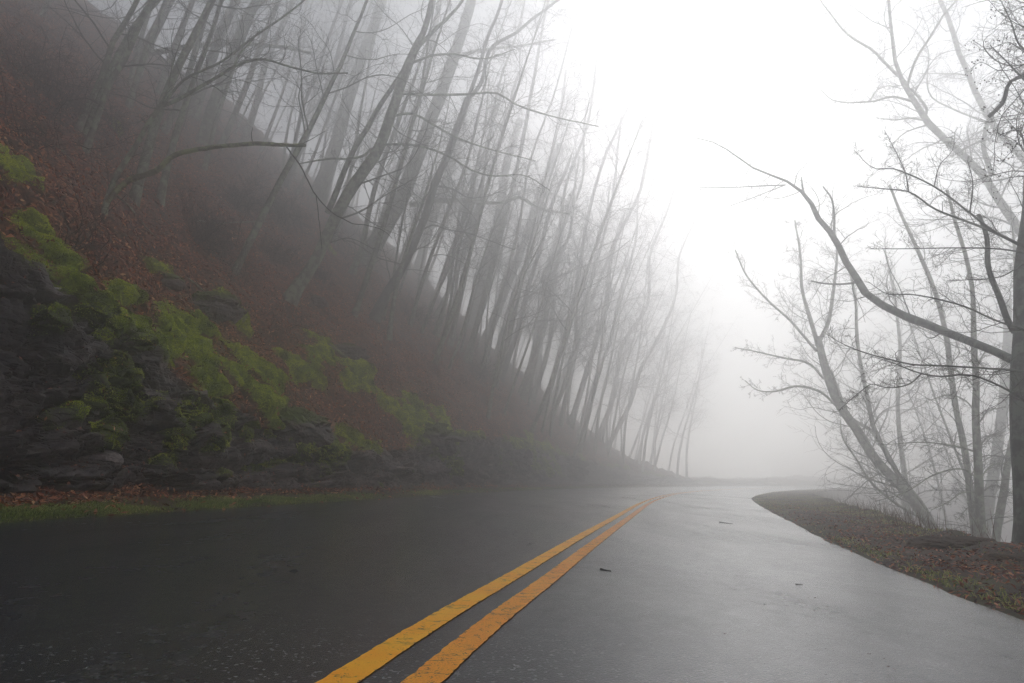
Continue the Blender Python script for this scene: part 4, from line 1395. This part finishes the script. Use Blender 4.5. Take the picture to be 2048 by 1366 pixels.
# seed clusters hanging on the near twigs at the upper right
near = [o for o in COL.objects if o.get("label", "").startswith("near tree just outside the right edge")][0]
tw, sdc = Acc(), Acc()
rg = np.random.default_rng(313)
for pts in ([(2105, 140), (2060, 110), (2020, 85), (1975, 95), (1945, 80)], [(2080, 150), (2040, 190), (2005, 230), (1990, 285), (1985, 340), (1975, 362)],
            [(2105, 250), (2060, 215), (2030, 170), (1998, 120), (2010, 70)], [(2100, 330), (2050, 280), (2015, 240), (1985, 215)], [(2100, 60), (2050, 50), (2010, 30), (1975, 0)],
            [(2090, 200), (2050, 240), (2035, 290), (2000, 330)], [(2080, 100), (2045, 130), (2000, 140), (1960, 125), (1935, 140)]):
    P, R = px_line(pts, 5.2, 0.2, (3.2, 1.2))
    Q, r, L = resample(P, R, 24)
    Q = Q + 0.02 * np.stack([vnoise(Q, 4, 1), vnoise(Q, 4, 2), vnoise(Q, 4, 3)], 1)
    tw.add(*tubes(Q[None], r[None], 4))
    S_, D_, L_, R_ = children_of(Q[None], r[None], 12, rg, 0.25, 1.0, 0.3, [L], 0.7, 50, (0, 0, -0.1), 0.0016)
    P2, R2 = grow(S_, D_, L_, R_, 6, rg, 0.3, -0.05)
    tw.add(*tubes(P2, R2, 3))
    S_, D_, L_, R_ = children_of(P2, R2, 4, rg, 0.25, 1.0, 0.5, L_, 0.8, 50, (0, 0, -0.1), 0.0012)
    P3, R3 = grow(S_, D_, L_, R_, 4, rg, 0.3, -0.05)
    tw.add(*tubes(P3, R3, 3))
    ends = np.concatenate([P3[:, -1], P2[:, -1]])
    ends = ends[rg.random(len(ends)) < 0.45]
    B_ = len(ends)
    seg = ends[:, None, :] + np.linspace(-0.010, 0.010, 5)[None, :, None] * np.array([0.2, 0.2, 1.0]) + rg.normal(0, 0.003, (B_, 1, 3))
    rr = np.tile(np.array([0.001, 0.006, 0.008, 0.006, 0.001]), (B_, 1)) * rg.uniform(0.5, 1.2, (B_, 1))
    sdc.add(*tubes(seg, rr, 5))
tw.obj("branch", M['dark_bark'], near)
sdc.obj("seed_cluster", M['brush'], near)["kind"] = "stuff"

# ------------------------------------------------------------------ shrubs on the slope
def shrub(label, px, py, h, spread, n, seed, green=0, name="shrub", cat="shrub", fx=0.0):
    h, spread, n = h * 1.55, spread * 1.3, int(n * 1.25)
    hit = cast(px, py, bvh_left)
    if hit is None:
        return
    rg = np.random.default_rng(seed)
    o = empty(name, hit, label, cat)
    mr = 0.26 * hit[1] / F
    n = int(n * 1.7)
    base = hit + rg.normal(0, spread * 0.25, (n, 3)) * np.array([1, 1, 0.7]) - np.array([0, 0, 0.05])
    D = rg.normal(0, 0.75, (n, 3)) + np.array([0.35, -0.15, 1.0])
    P1, R1 = grow(base, D, h * rg.uniform(0.6, 1.3, n), np.full(n, 0.008 + mr), 9, rg, 0.2, -0.03)
    a = Acc()
    a.add(*tubes(P1, R1, 4))
    S_, D_, L_, R_ = children_of(P1, R1, 7, rg, 0.15, 1, 0.5, np.full(n, h), 0.6, 50, (0, 0, 0.1), mr)
    P2, R2 = grow(S_, D_, L_, R_, 6, rg, 0.25, 0.0)
    a.add(*tubes(P2, R2, 3))
    S_, D_, L_, R_ = children_of(P2, R2, 4, rg, 0.15, 1, 0.55, L_, 0.7, 50, (0, 0, 0.1), mr * 0.8)
    P3, R3 = grow(S_, D_, L_, R_, 4, rg, 0.25, 0.0)
    a.add(*tubes(P3, R3, 3))
    a.obj("stem", M['brush'], o)
    if green:
        q = P3.reshape(-1, 3)
        q = q[rg.choice(len(q), min(green, len(q)), replace=False)]
        V, Fc, tone = leaves(q, np.tile([[0, 0, 1.0]], (len(q), 1)), 0.035, seed, 0.0, 0.8)
        mesh_obj("foliage", local(V, o), Fc, M['green'], o, attrs={'tone': tone})


shrub("dense dark twiggy shrub on the slope below the broken limb", 400, 480, 1.1, 1.6, 46, 1)
shrub("reddish tangle of bare twigs in front of the pair of dark stems", 560, 440, 1.2, 1.5, 46, 2)
shrub("green briar tangle below the reddish twigs", 540, 520, 0.75, 1.2, 34, 3, 700)
shrub("brown twiggy shrub left of the briars, under the mossy limb", 470, 420, 1.1, 1.4, 40, 4)
shrub("low dark brush beside the foot of the curved lichen-grey trunk", 640, 560, 0.5, 0.8, 18, 5, 160)
shrub("small evergreen sprig on the slope near the leftmost trunks", 225, 262, 0.6, 0.5, 16, 6, 500)
shrub("thin bare saplings beside the dark forked trunk", 870, 600, 1.0, 1.3, 14, 7)
shrub("grey brush at the far right end of the leaf slope", 1150, 800, 1.6, 2.2, 40, 8)
shrub("tangle of dark twigs at the far upper left of the slope", 90, 200, 1.6, 1.8, 46, 9)
shrub("loose dark twigs above the mossy brow at the left edge", 60, 290, 0.9, 1.2, 20, 10)
shrub("low dead bracken patch in the middle of the leaf slope", 700, 470, 0.7, 1.2, 26, 11, 100)


for lab_, px_, py_, h_, n_, sd_i in (("slim upright sapling between the broken limb and the stout olive-grey trunk", 362, 330, 2.6, 3, 21), ("cluster of wiry saplings behind the end of the broken limb", 500, 380, 2.4, 6, 22),
                                    ("wiry sapling clump left of the thick foggy trunk", 690, 520, 2.2, 5, 23), ("low bare bush right of the dark forked trunk", 830, 640, 1.3, 10, 24),
                                    ("bare twig bush on the slope above the hollow in the rock", 960, 760, 1.5, 12, 25), ("sparse twigs sprouting among the leaves, left of the curved trunk", 470, 560, 0.8, 8, 26),
                                    ("sprig of dead twigs above the bright moss band", 560, 660, 0.7, 7, 27), ("bare twigs leaning over the brow at the left", 150, 500, 0.8, 8, 28)):
    shrub(lab_, px_, py_, h_, 0.7, n_, sd_i)


# brush over the upper slope and its crest
rgb = np.random.default_rng(99)
S5 = rgb.uniform(-8, 95, 5200)
V5 = 2 + rgb.uniform(0.10, 1.0, 5200) ** 0.7
B5 = bank(S5, V5)
keep = (fbm(B5, 0.25, 2, 120) + 0.9 * (V5 - 2.75) > 0.12)
B5 = B5[keep]
B5[:, 2] -= 0.2
D5 = rgb.normal(0, 0.55, B5.shape) + np.array([0.35, 0, 1.0])
dd = np.linalg.norm(B5, axis=1)
mr5 = 0.20 * np.clip(dd, 8, 60) / F
P5, R5 = grow(B5, D5, rgb.uniform(0.8, 2.6, len(B5)), mr5 * 2.0, 7, rgb, 0.16, 0.0)
ub = Acc()
ub.add(*tubes(P5, R5, 3))
bi_ = np.repeat(np.arange(len(B5)), 7)
ti_ = rgb.integers(1, 7, len(bi_))
P6, R6 = grow(P5[bi_, ti_], rgb.normal(0, 0.8, (len(bi_), 3)) + np.array([0.2, 0, 0.5]), rgb.uniform(0.3, 0.9, len(bi_)), mr5[bi_] * 1.1, 5, rgb, 0.2, 0.0)
ub.add(*tubes(P6, R6, 3))
tag(ub.obj("undergrowth", M['brush']), "thin bare brush over the upper leaf slope and its crest", "undergrowth", kind="stuff")


# fallen branches on the slope
def fallen(label, pts, w, lift=0.03, name="fallen_branch", mat='bark'):
    P = []
    for x, y in pts:
        h = cast(x, y, bvh_left)
        if h is None:
            return
        P.append(h + np.array([0.02, -0.03, lift]))
    P = np.array(P)
    R = np.interp(np.linspace(0, 1, len(P)), [0, 1], w) / 2 * np.array([depth_of(p) for p in P]) / F
    Q, r, L = resample(P, R, 24)
    V, q = tubes(Q[None], r[None], 6)
    o = mesh_obj(name, V - Q[0], q, M[mat], smooth=True)
    o.location = Q[0]
    tag(o, label, "branch")


fallen("thin fallen branch trailing down from the foot of the forked tree", [(232, 392), (262, 420), (290, 455), (312, 478)], (5, 2))
fallen("fallen branch lying level across the briars", [(395, 448), (430, 452), (470, 450), (530, 447)], (5, 2.5), 0.12)
fallen("curved fallen stick above the moss, left of the forked tree", [(80, 262), (110, 290), (140, 320), (175, 360)], (3.5, 2))
fallen("short grey stick leaning among the mossy stones", [(375, 560), (395, 575), (420, 600), (440, 640)], (3.5, 2), 0.05)
fallen("mossy fallen branch below the curved trunk", [(655, 690), (690, 715), (715, 745)], (6, 3), 0.04, mat='moss_bark')


# twigs and leaves lying on the road
def on_plane(px, py, lift=0.0):
    d = ray(px, py)
    t = 2.0
    for _ in range(30):
        p = CAM + d * t
        t = (zroad(p[0]) + lift - CAM[2]) / d[2]
    return CAM + d * t


def road_stick(label, p0, p1, wpx, seed):
    a, b = on_plane(*p0, 0.006), on_plane(*p1, 0.006)
    n = 8
    t = np.linspace(0, 1, n)[:, None]
    Q = a * (1 - t) + b * t
    Q[:, 0] += 0.01 * vnoise(Q, 20, seed)
    Q[:, 1] += 0.02 * vnoise(Q, 15, seed + 1)
    r = np.full(n, wpx / 2 * depth_of(a) / F) * np.linspace(1, 0.5, n)
    Q[:, 2] = zroad(Q[:, 0]) + r * 0.9
    V, q = tubes(Q[None], r[None], 6)
    o = mesh_obj("stick", V - Q[0], q, M['dark_bark'], smooth=True)
    o.location = Q[0]
    tag(o, label, "stick")


road_stick("short dark stick on the wet right lane beside the yellow lines", (1201, 1138), (1222, 1141), 3.2, 1)
road_stick("dark twig on the far wet asphalt near the shoulder tip", (1438, 1044), (1466, 1047), 1.6, 2)
road_stick("small twig in the middle of the shiny right lane", (1590, 1167), (1608, 1168), 1.8, 3)


def big_leaf(label, px, py, size, seed, tone, name="fallen_leaf", right=False, onroad=False):
    h = on_plane(px, py, 0.004) if onroad else cast(px, py, bvh_right if right else bvh_left)
    if h is None:
        return
    rg = np.random.default_rng(seed)
    n = 14
    ang = np.linspace(0, 2 * math.pi, n, endpoint=False)
    rr = size * (0.55 + 0.45 * np.abs(np.cos(ang * 2.5))) * (1 + 0.12 * rg.normal(0, 1, n))
    X = np.cos(ang) * rr * 0.6
    Y = np.sin(ang) * rr * 0.4
    Z = 0.35 * (X ** 2 + Y ** 2) / size + 0.1 * np.abs(Y)
    V = np.concatenate([[[0, 0, 0]], np.stack([X, Y, Z], 1)])
    Fc = np.array([[0, 1 + i, 1 + (i + 1) % n] for i in range(n)])
    o = mesh_obj(name, V, Fc, M['leaf'], attrs={'tone': np.full(len(Fc), tone)})
    o.location = h + np.array([0, 0, 0.012])
    o.rotation_euler = (rg.uniform(0.1, 0.9) if not onroad else 0.05, rg.uniform(-0.4, 0.4) if not onroad else 0, rg.uniform(0, 6))
    tag(o, label, "leaf")


big_leaf("large curled pinkish leaf on the left grass at the asphalt edge", 668, 988, 0.19, 1, 0.97)
big_leaf("red-brown curled leaf on the left grass, nearest the camera", 232, 984, 0.17, 2, 0.7)
big_leaf("small rust leaf on the left grass between the two larger ones", 312, 988, 0.12, 3, 0.6)
big_leaf("tan leaf low on the verge beneath the hanging moss", 445, 986, 0.12, 4, 0.85)
big_leaf("small tan leaf on the verge right of the pinkish one", 757, 984, 0.12, 5, 0.93)
big_leaf("pale leaf on the dirt shoulder beside the wet lane", 1739, 1084, 0.05, 6, 1.0, right=True)
for i, (px, py) in enumerate([(1776, 1121), (1557, 1142), (1630, 1200), (1592, 1174), (1629, 1227), (1769, 1325), (1777, 1341), (1790, 1346), (1553, 1128), (1617, 1200), (1739, 1315), (1833, 1224), (1451, 1274), (2027, 1020)]):
    if i in (0, 13):
        continue
    big_leaf("dark crumb of leaf on the wet right lane", px, py, 0.011 if i % 2 else 0.016, 20 + i, 0.05, "leaf_crumb", onroad=True)
    COL.objects[-1]["group"] = "leaf crumbs on the wet right lane"



def boulder(label, px, py, sx, sy, sz, seed, mossy=0.8, rz=0.0, sink=0.35):
    h = cast(px, py, bvh_left)
    if h is None:
        return
    th, ph = np.meshgrid(np.linspace(0, 2 * math.pi, 73), np.linspace(0.001, math.pi - 0.001, 40), indexing='ij')
    D = np.stack([np.cos(th) * np.sin(ph), np.sin(th) * np.sin(ph), np.cos(ph)], -1).reshape(-1, 3)
    D[-40:] = D[:40]
    Pm = D * np.array([sx, sy, sz])
    d1, d2, cv = cells(Pm + seed * 7.7, (1.6, 1.6, 2.4), seed)
    k = 0.22 * (cv - 0.5) + 0.35 * cells.tilt
    e1, e2, cw = cells(Pm + seed * 3.1, (4.5, 4.5, 7), seed + 5)
    k = k + 0.07 * (cw - 0.5) + 0.10 * cells.tilt + 0.04 * fbm(Pm, 6, 3, seed)
    k = np.clip(k, -0.3, 0.35)
    Pm = Pm * (1 + k[:, None])
    c_, s_ = math.cos(rz), math.sin(rz)
    Pm = Pm @ np.array([[c_, s_, 0], [-s_, c_, 0], [0, 0, 1]])
    mo = np.clip(D[:, 2] * 1.2 * mossy + 0.3 * fbm(Pm, 2.2, 3, seed), 0, 1)
    o = mesh_obj("boulder", Pm, grid_faces(73, 40), M['rock'], smooth=False, attrs={'moss': mo, 'painted_dark': np.full(len(Pm), 0.25)})
    o.location = h + np.array([0.1, 0, -sink * sz])
    tag(o, label, "boulder")


boulder("mossy stone jutting from the leaves above the moss band, beside the thin grey stick", 425, 600, 0.8, 0.55, 0.45, 1, 1.0, 0.5, 0.6)
boulder("small dark stone in the leaf slope left of the jutting mossy stone", 335, 560, 0.35, 0.3, 0.25, 2, 0.8, 0, 0.5)
boulder("dark stone half buried below the curved trunk, edged with moss", 690, 700, 0.9, 0.6, 0.5, 3, 0.5, 0.3)
boulder("small stone beside the foot of the curved lichen-grey trunk", 630, 600, 0.55, 0.45, 0.4, 4, 0.4)
boulder("pale stone lying at the dark foot of the rock, near the left edge", 190, 915, 0.33, 0.25, 0.2, 5, 0.1)
boulder("broad moss-topped block on the brow above the low undercut", 590, 850, 0.8, 0.7, 0.6, 6, 1.0, 0.2)
boulder("moss-topped block on the brow left of the hollow", 860, 870, 1.3, 0.9, 0.7, 7, 1.0, 0.3)
boulder("grey broken block at the right side of the hollow in the rock", 1030, 915, 1.1, 0.9, 0.9, 8, 0.2, 0.6)
boulder("grey slab leaning at the far end of the visible rock face", 1140, 930, 1.5, 1.0, 1.1, 9, 0.25, 0.2)

# mounds on the right crest
for lab, px, py, sx, sz, seed in (("dark clump of roots and soil at the foot of the straight upright tree", 1905, 1085, 0.42, 0.12, 1),
                                  ("small dark soil clump at the foot of the pale leaning tree", 1828, 1076, 0.18, 0.05, 2),
                                  ("dark root mound at the foot of the massive trunk", 2035, 1112, 0.30, 0.08, 3)):
    h = cast(px, py + 6, bvh_right)
    if h is None:
        continue
    th, ph = np.meshgrid(np.linspace(0, 2 * math.pi, 41), np.linspace(0, math.pi / 2, 16), indexing='ij')
    Pm = np.stack([np.cos(th) * np.sin(ph) * sx, np.sin(th) * np.sin(ph) * sx * 0.6, np.cos(ph) * sz], -1)
    k = 1 + 0.55 * fbm(Pm * np.array([1, 1, 2.]) + seed * 5, 6, 4, seed)
    Pm *= k[..., None]
    Pm[-1] = Pm[0]
    Pm[..., 2] -= 0.03
    o = mesh_obj("soil_clump", Pm.reshape(-1, 3), grid_faces(*Pm.shape[:2]), M['dirt'], smooth=False, attrs={'edge': np.zeros(Pm.shape[0] * Pm.shape[1])})
    o.location = h
    tag(o, lab, "soil clump")
print("details", round(time.time() - T0, 1))

# ------------------------------------------------------------------ haze
me = bpy.data.meshes.new("haze")
import bmesh
bm = bmesh.new()
bmesh.ops.create_cube(bm, size=1)
bm.to_mesh(me)
bm.free()
haze = bpy.data.objects.new("haze", me)
COL.objects.link(haze)
HZ0, HZ1 = -11.2, 59.0
haze.location = (0, 40, (HZ0 + HZ1) / 2)
haze.scale = (345, 265, HZ1 - HZ0)
tag(haze, "pale fog filling the road and woods", "fog", kind="stuff")
hm = bpy.data.materials.new("fog")
hm.use_nodes = True
nt = hm.node_tree
nt.nodes.remove(nt.nodes["Principled BSDF"])
pv = nt.nodes.new('ShaderNodeVolumePrincipled')
pv.inputs['Color'].default_value = (1.0, 1.0, 1.0, 1)
pv.inputs['Density'].default_value = 0.0265
pv.inputs['Anisotropy'].default_value = 0.84
nt.links.new(pv.outputs[0], nt.nodes['Material Output'].inputs['Volume'])
me.materials.append(hm)

# ------------------------------------------------------------------ light
SUN_AZ, SUN_EL = math.radians(19), math.radians(31)     # azimuth from +Y towards +X
world = bpy.data.worlds.new("World")
scene.world = world
world.use_nodes = True
wt = world.node_tree
bg = wt.nodes['Background']
sky = wt.nodes.new('ShaderNodeTexSky')
sky.sky_type = 'NISHITA'
sky.sun_disc = False
sky.sun_elevation = SUN_EL
sky.sun_rotation = SUN_AZ
sky.dust_density = 0.9
sky.air_density = 1.0
hs = wt.nodes.new('ShaderNodeHueSaturation')
hs.inputs['Saturation'].default_value = 0.27
wt.links.new(sky.outputs[0], hs.inputs['Color'])
wt.links.new(hs.outputs[0], bg.inputs['Color'])
bg.inputs['Strength'].default_value = 0.068
sd_ = bpy.data.lights.new("sun", 'SUN')
sd_.energy = 0.5
sd_.angle = math.radians(50)
sd_.color = (1.0, 0.99, 0.975)
sun = bpy.data.objects.new("sun", sd_)
COL.objects.link(sun)
dv = Vector((math.sin(SUN_AZ) * math.cos(SUN_EL), math.cos(SUN_AZ) * math.cos(SUN_EL), math.sin(SUN_EL)))
sun.rotation_euler = dv.to_track_quat('Z', 'Y').to_euler()

# ------------------------------------------------------------------ render settings
scene.view_settings.view_transform = 'Standard'
scene.view_settings.look = 'None'
scene.view_settings.gamma = 1
scene.view_settings.exposure = 1.2
cy = scene.cycles
cy.max_bounces = 12
cy.diffuse_bounces = 2
cy.glossy_bounces = 2
cy.transmission_bounces = 2
cy.volume_bounces = 12
cy.use_adaptive_sampling = True
cy.adaptive_threshold = 0.01
cy.sample_clamp_indirect = 6
cy.use_denoising = True
cy.denoising_prefilter = 'NONE'
print("script done", round(time.time() - T0, 1), len(scene.objects), sum(len(m.polygons) for m in bpy.data.meshes))
